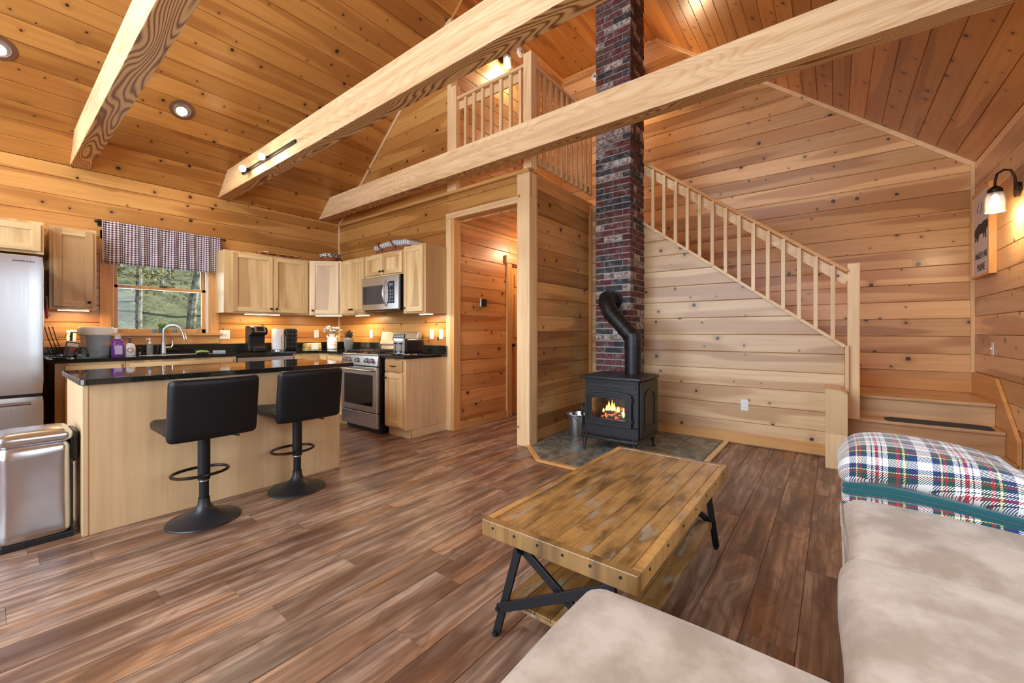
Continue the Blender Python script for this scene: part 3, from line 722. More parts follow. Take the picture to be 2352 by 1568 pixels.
for xx in (.09, .18, .35, .55, .65):
    m = MB(); m.tube([(xx, -.008, .845), (xx, -.02, .842)], .03, 18, 0); m.tube([(xx, -.02, .842), (xx, -.048, .838)], .021, 16, 1); m.bar((xx, -.05, .852), (xx, -.05, .824), .007, .012, (0, 1, 0), 1)
    m.build('knob', [M['steel_dark'], M['chrome']], rg)
m = MB(); m.box(0, .757, -.005, .55, .90, .918); m.build('cooktop', M['steelx'], rg, bevel=.003)
m = MB(); m.box(.03, .727, .03, .52, .918, .920); m.build('burner_pan', M['black_plastic'], rg)
for gx in (0, 1, 2):
    m = MB(); a = .03 + gx * .234; b = a + .225; z = .948
    for y in (.05, .275, .50): m.bar((a, y, z), (b, y, z), .012, .014)
    for x in (a + .006, (a + b) / 2, b - .006): m.bar((x, .05, z), (x, .50, z), .012, .014)
    for x in (a + .06, b - .06): m.bar((x, .10, z), (x, .22, z), .01, .012); m.bar((x, .33, z), (x, .45, z), .01, .012)
    for x in (a + .006, b - .006):
        for y in (.05, .50): m.box(x - .007, x + .007, y - .007, y + .007, .918, z)
    m.build('grate', M['iron'], rg)
for bx, by in ((.14, .15), (.14, .40), (.378, .275), (.615, .15), (.615, .40)):
    m = MB(); m.lathe([(0, .938), (.03, .938), (.036, .93), (.045, .922), (.045, .918)], (bx, by, 0), 16); m.build('burner', M['black_plastic'], rg)
m = MB(); m.prism([(.545, .918), (.56, 1.00), (.535, 1.02), (.575, 1.175), (.635, 1.175), (.64, .918)], lambda u, v: (.0, u, v), (.757, 0, 0)); bgd = m.build('back_guard', M['steelx'], rg, bevel=.004)
m = MB(); m.prism([(.5465, 1.075), (.5495, 1.075), (.5725, 1.155), (.5665, 1.155)], lambda u, v: (.27, u - .003, v), (.24, 0, 0)); m.build('display_panel', M['black_plastic'], bgd)
m = MB()
for i in range(6):
    for j in range(3):
        u = 1.09 + j * .022; m.box(.285 + i * .037, .305 + i * .037, .541 + (u - 1.075) * .27, .545 + (u - 1.075) * .27, u, u + .008)
m.build('display_digits', emit('range_display', (.55, .75, 1.), 1.), bgd)

# ================================================================== BAR STOOLS
def stool():
    t = thing('bar_stool', '', 'stool')
    m = MB(); m.lathe([(0, .03), (.03, .14), (.034, .10), (.05, .07), (.085, .045), (.14, .022), (.19, .010), (.195, .004), (.195, 0), (0, 0)][1:], (0, 0, 0), 40); m.build('base', plain('stool_base_black', (.016, .017, .02), .38), t)
    m = MB(); m.tube([(0, 0, .08), (0, 0, .25)], .026, 18); m.build('lower_column', M['black_metal'], t)
    m = MB(); m.tube([(0, 0, .245), (0, 0, .253)], .028, 18); m.build('collar_ring', M['chrome'], t)
    m = MB(); m.tube([(0, 0, .253), (0, 0, .56)], .033, 18); m.build('upper_column', M['black_metal'], t)
    m = MB(); pts = []
    for k in range(26):
        an = -PI * .5 + 2 * PI * k / 26; pts.append((.15 * math.cos(an) , .07 + .115 * math.sin(an), .285))
    m.tube(pts, .0095, 8, closed=True); m.build('footrest', M['bronze'], t)
    m = MB(); m.box(-.12, .12, -.12, .12, .535, .555); m.build('seat_plate', M['black_metal'], t)
    def wb(p): p.z += .012 * (abs(p.x) / .22) ** 2; return p
    m = MB(); m.rbox(-.225, .225, -.17, .22, .555, .625, .03, 10, .004, wob=wb); m.build('seat', M['leather'], t)
    def wb2(p):
        tt = (p.z - .545) / .37; p.y -= .05 * tt + .02 * (abs(p.x) / .225) ** 2 * -1; 
        return p
    m = MB(); m.rbox(-.228, .228, -.235, -.165, .545, .912, .03, 12, 0, wob=wb2)
    m.build('backrest', M['leather'], t)
    m = MB(); m.tube([(.05, -.02, .54), (.10, -.03, .535), (.135, -.035, .515), (.185, -.04, .50)], .005, 8); m.build('lever', M['black_metal'], t)
    return t
s1 = stool(); s1.location = (.855, 3.13, 0); s1['label'] = 'black leather bar stool nearer the trash can, at the left half of the island'
s2 = copy_tree(s1); s2.location = (1.455, 3.19, 0); s2['label'] = 'black leather bar stool at the right end of the island, nearer the range'
for q in (s1, s2): q['group'] = 'bar stools at the island'

# ================================================================== TRASH CAN
tc = thing('trash_can', 'polished stainless steel rectangular trash can beside the island', 'trash can', (.042, 3.46, 0))
m = MB(); m.rbox(0, .27, 0, .27, .03, .562, .035, 9, wob=lambda p: Vector((p.x + .006 * math.sin(p.z * 9) * math.sin(p.y * 12), p.y - .008 * math.sin(p.x * 14 + .3) * math.sin(p.z * 5), p.z))); m.build('body', M['bin_steel'], tc)
m = MB(); m.rbox(-.008, .278, -.008, .29, .556, .622, .03, 9, .010); m.build('lid', M['bin_steel'], tc)
m = MB(); m.rbox(.262, .305, .04, .27, .42, .605, .02, 5); m.build('hinge_housing', M['black_plastic'], tc)
m = MB(); m.rbox(.258, .282, .03, .26, .02, .45, .01, 4); m.build('rear_trim', M['black_plastic'], tc)
m = MB(); m.box(.01, .28, .01, .26, 0, .035); m.build('base', M['black_plastic'], tc, bevel=.004)
m = MB(); m.box(-.05, -.0, .08, .17, .01, .03); m.build('pedal', M['bin_steel'], tc, bevel=.004)

# ================================================================== STOVE ALCOVE
HP = [(3.48, 2.51), (3.11, 2.12), (3.11, 1.26), (3.47, .90), (XP - .015, .90), (XP - .015, 2.51)]
he = thing('hearth', 'slate tile hearth pad with wooden edging under the wood stove', 'hearth', (0, 0, 0))
m = MB(); m.prism(HP, lambda u, v: (u, v, .0005), (0, 0, .0085)); m.build('mortar_bed', M['grout'], he)
inner = [(u * 1., v) for u, v in HP]
planks(he, (0, 0, .018), (1, 0, 0), (0, 1, 0), [[(3.50, 2.505), (3.15, 2.11), (3.15, 1.275), (3.49, .94), (XP - .017, .94), (XP - .017, 2.505)]], .305, M['slate'], off=.94, t=.010, name='tile', ln=.46, gap=.003, cham=.0015)
for p, q in zip(HP[:4], HP[1:5]):
    m = MB(); m.bar((p[0], p[1], .012), (q[0], q[1], .012), .045, .022); m.build('edging', M['trimoX'] if p[0] < 3.45 or q[0] < 3.2 else M['trimX'], he, bevel=.003)

CX0, CX1, CY0, CY1 = 4.47, 4.885, 1.80, 2.225
chim = thing('brick_chimney', 'tall square brick chimney behind the wood stove, red, dark and whitewashed bricks', 'chimney', (0, 0, 0))
m = MB(); m.box(CX0 + .009, CX1, CY0 + .009, CY1 - .004, 0, ZF - .003); m.build('mortar', M['mortar'], chim)
BH, PH = .0570, .0715
LB = (CY1 - CY0 - .012) / 2
cache = {}
def brick_mesh(a, b, h, mat, v):
    k = (round(a, 3), round(b, 3), mat, v)
    if k not in cache:
        m = MB(); m.box(-a / 2, a / 2, -b / 2, b / 2, -h / 2, h / 2)
        bmesh.ops.subdivide_edges(m.bm, edges=[e for e in m.bm.edges if abs((e.verts[0].co - e.verts[1].co).length - max(a, b)) < 1e-4], cuts=2)
        for vv in m.bm.verts: vv.co += Vector([random.uniform(-.0012, .0012) for _ in range(3)])
        me = bpy.data.meshes.new('brick'); bmesh.ops.recalc_face_normals(m.bm, faces=m.bm.faces[:]); m.bm.to_mesh(me); m.bm.free(); me.materials.append(M['bricks'][mat]); cache[k] = me
    return cache[k]
nb_ = 0; rest = MB()
row = 0; z = .012 + BH / 2
def put_brick(cx_, cy_, a, b, z, vis):
    global nb_
    mat = random.choices(range(5), (24, 24, 20, 16, 16))[0]
    if vis:
        o = bpy.data.objects.new('brick', brick_mesh(a, b, BH, mat, random.randrange(3))); C.objects.link(o); o.parent = chim
        o.location = (cx_, cy_, z); nb_ += 1
    else:
        rest.box(cx_ - a / 2, cx_ + a / 2, cy_ - b / 2, cy_ + b / 2, z - BH / 2, z + BH / 2, random.choice((0, 0, 1, 2, 3, 4)))
while z < ZF - .05:
    vis = .74 < z < 4.86; g = .012
    # front face (facing -x): stretchers along y; right face (facing -y): stretchers along x
    if row % 2 == 0:
        fr_ = [(CY0, CY0 + LB), (CY0 + LB + g, CY1)]; sd_ = [(CX0 + .098, CX0 + .098 + LB - .01), (CX0 + .098 + LB, CX1)]
    else:
        fr_ = [(CY0, CY0 + .09), (CY0 + .10, CY0 + .10 + LB + .01), (CY0 + .12 + LB, CY1)]; sd_ = [(CX0 + .098, CX0 + .20), (CX0 + .21, CX1)]
        if row % 4 == 1: sd_ = [(CX0 + .098, CX0 + .17), (CX0 + .18, CX1 - .02)]
    for a, b in fr_: put_brick(CX0 + .045 + random.uniform(-.0025, .0025), (a + b) / 2, .09, b - a, z, vis)
    for a, b in sd_: put_brick((a + b) / 2, CY0 + .045 + random.uniform(-.0025, .0025), b - a, .09, z, vis)
    z += PH; row += 1
o = rest.build('brick_courses', M['bricks'], chim); tag(o, kind='stuff')

ws = thing('wood_stove', 'black cast iron wood stove with a fire burning behind its glass door', 'stove', (3.725, 1.97, .018), RZ)
SW, SD = .545, .50
m = MB()
z0, z1 = .15, .705
m.box(0, SW, .06, SD, z0, z0 + .10); m.box(0, SW, .06, SD, z1 - .12, z1); m.box(0, .07, .06, SD, z0 + .1, z1 - .12); m.box(SW - .07, SW, .06, SD, z0 + .1, z1 - .12); m.box(.07, SW - .07, SD - .05, SD, z0 + .1, z1 - .12)
m.box(0, SW, .0, .06, z0, z0 + .115); m.box(0, SW, 0, .06, z1 - .13, z1); m.box(0, .075, 0, .06, z0 + .1, z1 - .12); m.box(SW - .10, SW, 0, .06, z0 + .1, z1 - .12)
m.build('firebox', M['iron'], ws, bevel=.004)
def arch(x0, x1, z0, z1, rise, n=10):
    P = [(x0, z0), (x1, z0)]
    for k in range(n + 1):
        t_ = k / n; P.append((x1 + (x0 - x1) * t_, z1 + rise * math.sin(PI * t_) ** .6 if 0 < t_ < 1 else z1))
    return P
def ring_poly(m, out, inn, y0, y1):
    n = len(out); A = [[m.bm.verts.new((p[0], y, p[1])) for p in P] for P, y in ((out, y0), (inn, y0), (out, y1), (inn, y1))]
    for i in range(n):
        j = (i + 1) % n
        for a, b in ((0, 1), (1, 3), (3, 2), (2, 0)): m._f([A[a][i], A[a][j], A[b][j], A[b][i]])
m = MB(); ring_poly(m, arch(.012, SW - .055, .258, .565, .032), arch(.04, SW - .083, .285, .545, .028), -.035, -.001); ring_poly(m, arch(.04, SW - .083, .285, .545, .028), arch(.062, SW - .105, .305, .525, .022), -.026, -.001)
ring_poly(m, arch(.062, SW - .105, .305, .525, .022), arch(.082, SW - .125, .322, .51, .012), -.018, -.001)
dr = m.build('door', M['iron'], ws, bevel=.003)
m = MB(); m.prism(arch(.080, SW - .122, .32, .51, .012), lambda u, v: (u, -.008, v), (0, .003, 0)); m.build('door_glass', M['pane'], dr)
m = MB(); m.tube([(.0, -.02, .44), (-.012, -.05, .43), (-.012, -.055, .40), (-.012, -.055, .34)], [.008, .008, .011, .009], 10, 0); m.build('handle', M['black_metal'], dr)
for zz in (.33, .52):
    m = MB(); m.tube([(SW - .05, -.022, zz - .018), (SW - .05, -.022, zz + .018)], .007, 10); m.build('hinge', M['iron'], dr)
m = MB(); ring_poly(m, arch(.01, SW - .02, .62, .672, .0), arch(.03, SW - .04, .635, .662, -.0), -.01, .0); m.build('front_moulding', M['iron'], ws, bevel=.003)
m = MB(); m.prism([(-.04, -.055), (.10, -.068), (SW / 2, -.072), (SW - .10, -.068), (SW + .04, -.055), (SW + .045, SD - .05), (SW - .02, SD + .02), (.02, SD + .02), (-.045, SD - .05)], lambda u, v: (u, v, z1), (0, 0, .028)); m.build('top_plate', M['iron'], ws, bevel=.008, seg=3)
m = MB(); m.prism([(-.02, -.06), (.12, -.085), (SW / 2, -.092), (SW - .12, -.085), (SW + .02, -.06), (SW + .02, SD), (-.02, SD)], lambda u, v: (u, v, z0 - .025), (0, 0, .03)); m.build('ash_lip', M['iron'], ws, bevel=.008, seg=3)
def arch_y(m, x0, x1, y0, y1, zz0, zz1, rise, iny):
    f = lambda P, xx: [(xx, p[0], p[1]) for p in P]
    out = arch(y0, y1, zz0, zz1, rise); inn = arch(y0 + iny, y1 - iny, zz0 + iny, zz1 - iny, rise); n = len(out)
    A = [[m.bm.verts.new((x, p[0], p[1])) for p in P] for P, x in ((out, x0), (inn, x0), (out, x1), (inn, x1))]
    for i in range(n):
        j = (i + 1) % n
        for a, b in ((0, 1), (1, 3), (3, 2), (2, 0)): m._f([A[a][i], A[a][j], A[b][j], A[b][i]])
for xa, xb in ((SW, SW + .016), (-.016, 0)):
    m = MB(); m.box(min(xa, xb), max(xa, xb), .03, SD - .01, z0 + .01, z1 - .015); e = xb if xb > SW else xa
    arch_y(m, e - .002 if e > 0 else e + .002, e + .008 if e > 0 else e - .008, .12, .40, .23, .56, .05, .022); m.build('side_panel', M['iron'], ws, bevel=.003)
for lx, ly, sx_, sy_ in ((.02, -.04, -1, -1), (SW - .02, -.04, 1, -1), (.03, SD - .04, -1, 1), (SW - .03, SD - .04, 1, 1)):
    m = MB(); m.tube([(lx - sx_ * .02, ly - sy_ * .02, .14), (lx, ly, .12), (lx + sx_ * .006, ly + sy_ * .006, .03), (lx + sx_ * .016, ly + sy_ * .014, .001)], [.032, .024, .013, .019], 8); m.build('leg', M['iron'], ws)
# fire
def flame(x, y, z, h, r):
    m = MB(); m.lathe([(0, 0), (r, h * .18), (r * .9, h * .35), (r * .45, h * .7), (0, h)], (x, y, z), 8); return m
fm = (lambda s: s.fin((0, 0, 0), .5, Emission_Color=s.mix(s.rng(s.sep(s.obj())[2], .33, .46), (1., .60, .12), (1., .20, .02)), Emission_Strength=9.))(NT('flame'))
char = (lambda s: s.fin(s.mix(s.noise(s.obj(), 30., 3.), (.01, .008, .007), (.09, .06, .05)), .9, Emission_Color=s.mix(s.rng(s.noise(s.obj(), 26., 3.), .56, .64), (0, 0, 0), (1., .12, .02)), Emission_Strength=3.))(NT('charred_log'))
for i, (a, b) in enumerate((((.10, .14, .30), (.38, .18, .305)), ((.09, .24, .30), (.40, .25, .31)), ((.12, .16, .35), (.37, .21, .36)), ((.15, .24, .365), (.33, .16, .39)))):
    m = MB(); m.tube([a, tuple((p + q) / 2 + random.uniform(-.006, .006) for p, q in zip(a, b)), b], [.026, .030, .022], 9); m.build('log', char, ws)
for x, y, z, h, r in ((.185, .15, .37, .10, .018), (.215, .16, .36, .12, .015), (.245, .14, .375, .085, .015), (.16, .15, .365, .06, .013), (.28, .15, .365, .06, .013), (.345, .135, .32, .10, .012), (.325, .16, .345, .05, .012), (.13, .14, .35, .045, .010), (.30, .13, .37, .045, .010)):
    flame(x, y, z, h, r).build('flame', fm, ws)
m = MB(); m.prism([(.42, .40), (.49, .40), (.46, .475), (.43, .475)], lambda u, v: (u, v, z1 + .03), (0, 0, .02)); 
point('fire_glow', (3.725 + .20, 1.97 - .27, .50), 3.5, (1, .42, .12), .05)
m = MB(); px_, py_ = 4.13 - 3.725, 1.97 - 1.635
m.bm.free()
m = MB(); m.tube([(1.97 - 1.635, .405, .73), (1.97 - 1.635, .405, .99)], .084, 28); m.build('flue_collar', M['stovepipe'], ws)
sp = thing('stove_pipe', 'black elbowed stove pipe running from the stove into the brick chimney', 'stove pipe', (0, 0, 0))
A, B, D = Vector((4.13, 1.635, 1.01)), Vector((4.13, 1.635, 1.12)), Vector((4.19, 1.985, 1.47))
m = MB(); m.tube([A, B, B + Vector((0, .012, .032))], .086, 28); m.tube([A, A + Vector((0, 0, .012))], .089, 28); m.tube([B - Vector((0, 0, .04)), B - Vector((0, 0, .03))], .0885, 28); m.build('lower_elbow', M['stovepipe'], sp)
m = MB(); dd = (D - B).normalized(); m.tube([B - dd * .02, B + dd * .40], .083, 28)
for q in (.04, .13, .30, .36): m.tube([B + dd * q, B + dd * (q + .010)], .0895, 28)
m.build('offset_pipe', M['stovepipe'], sp)
m = MB(); pts = []
P0, P1, P2 = B + dd * .38, Vector((4.20, 2.03, 1.60)), Vector((4.44, 2.0, 1.545))
for k in range(11):
    t_ = k / 10; pts.append(P0 * (1 - t_) ** 2 + P1 * 2 * t_ * (1 - t_) + P2 * t_ ** 2)
m.tube(pts, .086, 28); 
for k in (3, 6): m.tube([pts[k] - (pts[k + 1] - pts[k]) * .08, pts[k] + (pts[k + 1] - pts[k]) * .08], .0895, 28)
m.build('upper_elbow', M['stovepipe'], sp)
m = MB(); m.tube([(4.435, 2.0, 1.545), (4.467, 2.0, 1.545)], .108, 30); m.build('wall_thimble', M['stovepipe'], sp)

bk = thing('ash_bucket', 'stainless steel ash bucket standing on the hearth left of the stove', 'bucket', (4.10, 2.27, .018))
m = MB(); m.lathe([(0, 0), (.092, 0), (.096, .01), (.125, .235), (.134, .243), (.134, .25), (.122, .248), (.118, .235), (.090, .012), (0, .010)], (0, 0, 0), 36); m.build('pail', M['steel'], bk)
m = MB(); m.tube([(-.125, 0, .235), (-.135, -.03, .17), (-.128, -.02, .10)], .004, 8); pts = [(.127 * math.cos(a), -.02 - .10 * abs(math.sin(a)), .235 - .11 * math.sin(a)) for a in [PI * k / 14 for k in range(15)]]; m.bm.free(); m = MB(); m.tube(pts, .004, 8); m.build('bail_handle', M['steel'], bk)
sv = thing('fire_tool', 'small steel hearth shovel standing in the ash bucket', 'tool', (4.04, 2.20, .05))
m = MB(); m.tube([(0, 0, 0), (-.05, -.05, .22)], .006, 8); m.build('shaft', M['steel'], sv)
m = MB(); m.tube([(-.05, -.05, .22), (-.075, -.075, .31)], .010, 10); m.build('handle', M['chrome'], sv)

# ================================================================== STAIRS AND RAILINGS
sc_ = thing('staircase', 'pine staircase with two lower steps, a landing and a flight rising behind the panel', 'staircase', (0, 0, 0))
def tread(x0, x1, y0, y1, z, nose):
    m = MB(); 
    if nose == 'x': m.box(x0 - .025, x1, y0, y1, z - .028, z)
    else: m.box(x0, x1, y0 - .025, y1, z - .028, z)
    return m.build('tread', M['stair'], sc_, bevel=.008, seg=3)
def riser(x0, x1, y0, y1, z0, z1): m = MB(); m.box(x0, x1, y0, y1, z0, z1); return m.build('riser', M['stair'], sc_)
yl, yr = -.098, YS + .03
tread(4.75, 5.03, yr, yl, .19, 'x'); riser(4.755, 4.775, yr, yl, 0, .162)
tread(5.01, 5.30, yr, yl, .38, 'x'); riser(5.015, 5.035, yr, yl, .19, .352)
tread(5.27, XG - .002, yr, yl, .57, 'x'); riser(5.275, 5.295, yr, yl, .38, .542)
yy = -.10
for k in range(1, 12):
    z = .57 + .19 * k; tread(XP + .06, XG - .002, yy, yy + .275, z, 'y'); riser(XP + .06, XG - .002, yy + .002, yy + .02, z - .19, z - .028); yy += .248
m = MB(); m.prism([(4.76, .0), (4.76, .36), (5.30, .78), (6.09, .78), (6.09, .57), (5.30, .0)], lambda u, v: (u, YS + .002, v), (0, .026, 0)); m.build('wall_stringer', M['trimoX'], sc_, bevel=.004)
m = MB(); m.box(XG - .022, XG - .001, yr, -.1, .572, .70); m.build('skirt_board', M['trimoY'], sc_)
m = MB(); m.box(4.50, 4.895, -.094, .058, 0, .30); m.build('newel_box', M['trimZ'], sc_, bevel=.003)
m = MB(); m.prism([(.058, .30), (-.094, .30), (-.094, .65), (-.05, .675), (.058, .69)], lambda u, v: (4.50, u, v), (.395, 0, 0)); o = m.build('newel_box_cap', M['mapleZ'], sc_, bevel=.003); o['label'] = 'paler upper block with sloped top'
mt = thing('stair_tread_mat', 'dark grey carpet tread mat on the second stair', 'mat', (0, 0, 0))
m = MB(); m.prism([(5.0, -.40), (5.0, -1.0), (5.03, -1.03), (5.17, -1.03), (5.22, -.98), (5.22, -.42), (5.17, -.37), (5.03, -.37)], lambda u, v: (u, v, .3805), (0, 0, .006)); m.build('mat', (lambda s: (s.bump(s.noise(s.obj(), 400., 2.), .8, .004), s.fin(lin((66, 66, 70)), .95))[1])(NT('grey_carpet')), mt)

sr = thing('stair_railing', 'sloping pine stair railing with square balusters right of the chimney', 'railing', (0, 0, 0))
RX = 4.895
def rt(y): return 1.745 + .777 * (y + .09)
up = Vector((0, -.777, 1)).normalized()
m = MB(); m.bar((RX, -.10, rt(-.10)), (RX, 1.80, rt(1.80)), .075, .032, up); m.build('hand_rail', M['trimoY'], sr, bevel=.004)
m = MB(); m.bar((RX + .018, -.10, rt(-.10) - .085), (RX + .018, 1.80, rt(1.80) - .085), .022, .085, up); m.build('sub_rail', M['trimY'], sr)
m = MB(); m.bar((RX, -.08, 1.045), (RX, 1.80, st(1.80) + .005), .085, .030, up); m.build('stringer_cap', M['trimY'], sr, bevel=.003)
m = MB(); m.box(4.85, 4.897, -.108, -.082, .60, 1.055); m.build('end_casing', M['trimZ'], sr)
for k in range(14):
    y = .007 + k * .1287; m = MB(); m.box(4.842, 4.876, y - .017, y + .017, st(y) + .0, rt(y) - .025); m.build('baluster', M['trimZ'], sr, bevel=.002)
m = MB(); m.box(4.905, 4.995, -.188, -.098, .382, 1.81); m.build('newel_post', M['trimZ'], sr, bevel=.004)

lr = thing('loft_railing', 'pale pine loft railing above the hallway opening and stove alcove', 'railing', (0, 0, 0))
LX = 3.475; LY = 2.47
m = MB(); m.box(3.43, 3.53, 2.43, 2.53, 2.86, 4.05); m.build('newel_post', M['trimZ'], lr, bevel=.004)
m = MB(); m.box(3.43, 3.50, 3.515, 3.60, 2.86, 4.10); m.build('newel_post', M['trimZ'], lr, bevel=.004)
m = MB(); m.box(LX - .03, LX + .045, 2.53, 3.515, 3.93, 3.962); m.build('hand_rail', M['trimY'], lr, bevel=.003)
m = MB(); m.box(LX + .010, LX + .03, 2.53, 3.515, 3.825, 3.92); m.build('sub_rail', M['trimY'], lr)
m = MB(); m.box(LX + .010, LX + .03, 2.53, 3.515, 2.95, 3.04); m.build('bottom_rail', M['trimY'], lr)
for k in range(7):
    y = 2.59 + k * .133; m = MB(); m.box(LX - .024, LX + .009, y - .018, y + .018, 2.945, 3.925); m.build('baluster', M['trimZ'], lr, bevel=.002)
m = MB(); m.box(3.53, 4.88, LY - .03, LY + .045, 3.93, 3.962); m.build('hand_rail', M['trimX'], lr, bevel=.003)
m = MB(); m.box(3.53, 4.88, LY + .01, LY + .03, 3.825, 3.92); m.build('sub_rail', M['trimX'], lr)
m = MB(); m.box(3.53, 4.88, LY + .01, LY + .03, 2.95, 3.04); m.build('bottom_rail', M['trimX'], lr)
for k in range(11):
    x = 3.60 + k * .118; m = MB(); m.box(x - .018, x + .018, LY - .024, LY + .009, 2.945, 3.925); m.build('baluster', M['trimZ'], lr, bevel=.002)

# ================================================================== HALL DOOR, THERMOSTAT, PLATES
d1 = thing('door_1', None, None); tag(d1, kind='structure')
m = MB(); m.box(4.44, 4.545, 3.545, 3.572, 0, 2.13); m.build('door_casing', M['trimoZ'], d1, bevel=.003)
m = MB(); m.box(5.295, 5.40, 3.545, 3.572, 0, 2.13); m.build('door_casing', M['trimoZ'], d1, bevel=.003)
m = MB(); m.box(4.41, 5.43, 3.535, 3.572, 2.13, 2.235); m.build('head_casing', M['trimoX'], d1, bevel=.003)
m = MB(); m.box(4.54, 4.56, 3.57, 3.68, 0, 2.13); m.box(5.28, 5.30, 3.57, 3.68, 0, 2.13); m.box(4.54, 5.30, 3.57, 3.68, 2.11, 2.13); m.build('door_jamb', M['trimoZ'], d1)
m = MB(); m.box(4.562, 5.278, 3.60, 3.63, .012, 2.108, 0); dl = m.build('door_leaf', M['trimoZ'], d1, bevel=.002)
for a, b in ((4.66, 4.88), (4.96, 5.18)):
    for c_, e in ((.25, .95), (1.10, 1.72), (1.82, 2.0)):
        m = MB(); m.box(a, b, 3.590, 3.60, c_, e); m.build('raised_panel', M['trimoZ'], dl, bevel=.008)
m = MB(); m.lathe([(0, -.03), (.025, -.025), (.028, -.01), (.012, 0), (.02, .012)], (4.63, 3.58, 1.0), 14); m.build('door_knob', M['bronze'], dl)
m = MB(); m.box(3.55, XG, 3.57, 3.9, 0, .001); m.bm.free()
th = thing('thermostat', 'small rounded black thermostat on the hallway wall', 'thermostat', (3.955, 3.57, 1.555))
m = MB(); m.rbox(-.052, .052, -.022, -.002, -.052, .052, .02, 5); m.build('case', M['white_plastic'], th)
m = MB(); m.rbox(-.050, .050, -.034, -.022, -.050, .050, .02, 5); m.build('face', M['black_plastic'], th)

def plate(name, label, loc, rz, kind='outlet', gang=1, grp=None):
    t = thing(name, label, 'outlet' if kind == 'outlet' else 'switch', loc, rz, grp); w2 = .035 + .023 * (gang - 1)
    m = MB(); m.box(-w2, w2, -.006, -.0005, -.058, .058); m.build('cover_plate', M['white_plastic'], t, bevel=.003)
    for g_ in range(gang):
        xc = (g_ - (gang - 1) / 2) * .046
        if kind == 'outlet':
            for zc in (-.02, .02):
                m = MB(); m.tube([(xc, -.006, zc), (xc, -.0085, zc)], .016, 16); rc = m.build('receptacle', M['white_ceramic'], t)
                m = MB(); m.box(xc - .007, xc - .005, -.0092, -.0085, zc - .004, zc + .006); m.build('slot', M['black_plastic'], rc); m = MB(); m.box(xc + .005, xc + .007, -.0092, -.0085, zc - .004, zc + .006); m.build('slot', M['black_plastic'], rc)
        else:
            m = MB(); m.box(xc - .006, xc + .006, -.018, -.006, -.004, .012); m.build('toggle', M['white_ceramic'], t, bevel=.001)
    return t
plate('outlet', 'white duplex outlet low on the wood panel under the stair railing', (XP, .735, .415), RZ)
plate('light_switch', 'white double toggle switch plate right of the kitchen window', (1.895, YN, 1.145), 0, 'switch', 2)
plate('outlet', 'white outlet on the backsplash wall left of the flower jug', (3.08, YN, 1.15), 0)
plate('outlet', 'white outlet behind the knife holder, left of the range', (XE, 5.27, 1.15), RZ)
plate('outlet', 'white outlet behind the toaster, left of the switch at the wall end', (XE, 3.96, 1.15), RZ)
plate('light_switch', 'white single toggle switch at the end of the kitchen wall beside the opening', (XE, 3.79, 1.15), RZ, 'switch')
plate('outlet', 'white outlet behind the water pitcher', (.55, YN, 1.14), 0)
plate('light_switch', 'white switch plate on the right wall beside the stair landing', (5.49, YS, 1.03), PI, 'switch')

# ================================================================== LAMPS
FROST = plain('seeded_jar_glass', (.95, .95, .93), .35, Transmission_Weight=.75, IOR=1.2)
def jar_lamp(name, label, loc, rz, pw):
    t = thing(name, label, 'lamp', loc, rz)
    m = MB(); m.tube([(0, -.001, 0), (0, -.022, 0)], .055, 24); m.build('wall_plate', M['bronze'], t)
    m = MB(); pts = [(0, -.02, .0), (0, -.025, .10), (0, -.045, .155), (0, -.08, .165), (0, -.115, .14), (0, -.125, .08), (0, -.125, .03)]
    m.tube(pts, .008, 10); m.build('gooseneck_arm', M['bronze'], t)
    m = MB(); m.lathe([(.012, .05), (.03, .035), (.042, .02), (.042, -.005)], (0, -.125, 0), 20); m.build('jar_lid', M['bronze'], t)
    m = MB(); m.lathe([(.040, -.004), (.044, -.012), (.054, -.03), (.056, -.05), (.056, -.15), (.053, -.152), (.053, -.05), (.050, -.032), (.038, -.012)], (0, -.125, 0), 28); m.build('glass_jar', FROST, t)
    m = MB(); m.lathe([(0, -.13), (.022, -.118), (.030, -.09), (.022, -.055), (.013, -.02), (0, -.01)], (0, -.125, 0), 18); m.build('bulb', M['lamp'], t)
    c = Vector((math.sin(rz) * .125, -math.cos(rz) * .125, 0))
    point('jar_lamp_light', Vector(loc) + c + Vector((0, 0, -.185)), pw, WARM, .05)
    return t
jar_lamp('wall_sconce', 'gooseneck wall sconce with lit glass jar beside the white bear sign', (4.82, YS, 2.26), PI, 14)
jar_lamp('wall_sconce', 'lit glass jar sconce on the loft wall behind the railing', (4.42, 3.66, 4.97), 0, 24)
jar_lamp('wall_sconce', 'jar sconce on the far gable wall, mostly hidden behind the ceiling beam', (XG, 2.235, 4.96), RZ, 32)
def disc(name, label, loc, rz):
    t = thing(name, label, 'smoke detector', loc, rz); m = MB(); m.tube([(0, 0, 0), (0, -.03, 0), (0, -.04, 0)], [.07, .066, .05], 28); m.build('case', M['white_plastic'], t)
    m = MB(); m.tube([(0, -.04, 0), (0, -.043, 0)], .02, 14); m.build('grille', M['gray_plastic'], t)
disc('smoke_detector', 'round white smoke detector on the loft wall right of the lit jar lamp', (4.87, 3.658, 5.30), 0)
disc('smoke_detector', 'round white smoke detector on the far wall just left of the chimney', (XG - .001, 3.04, 5.30), RZ)
SLN = Vector((0, -SL, -1)).normalized()
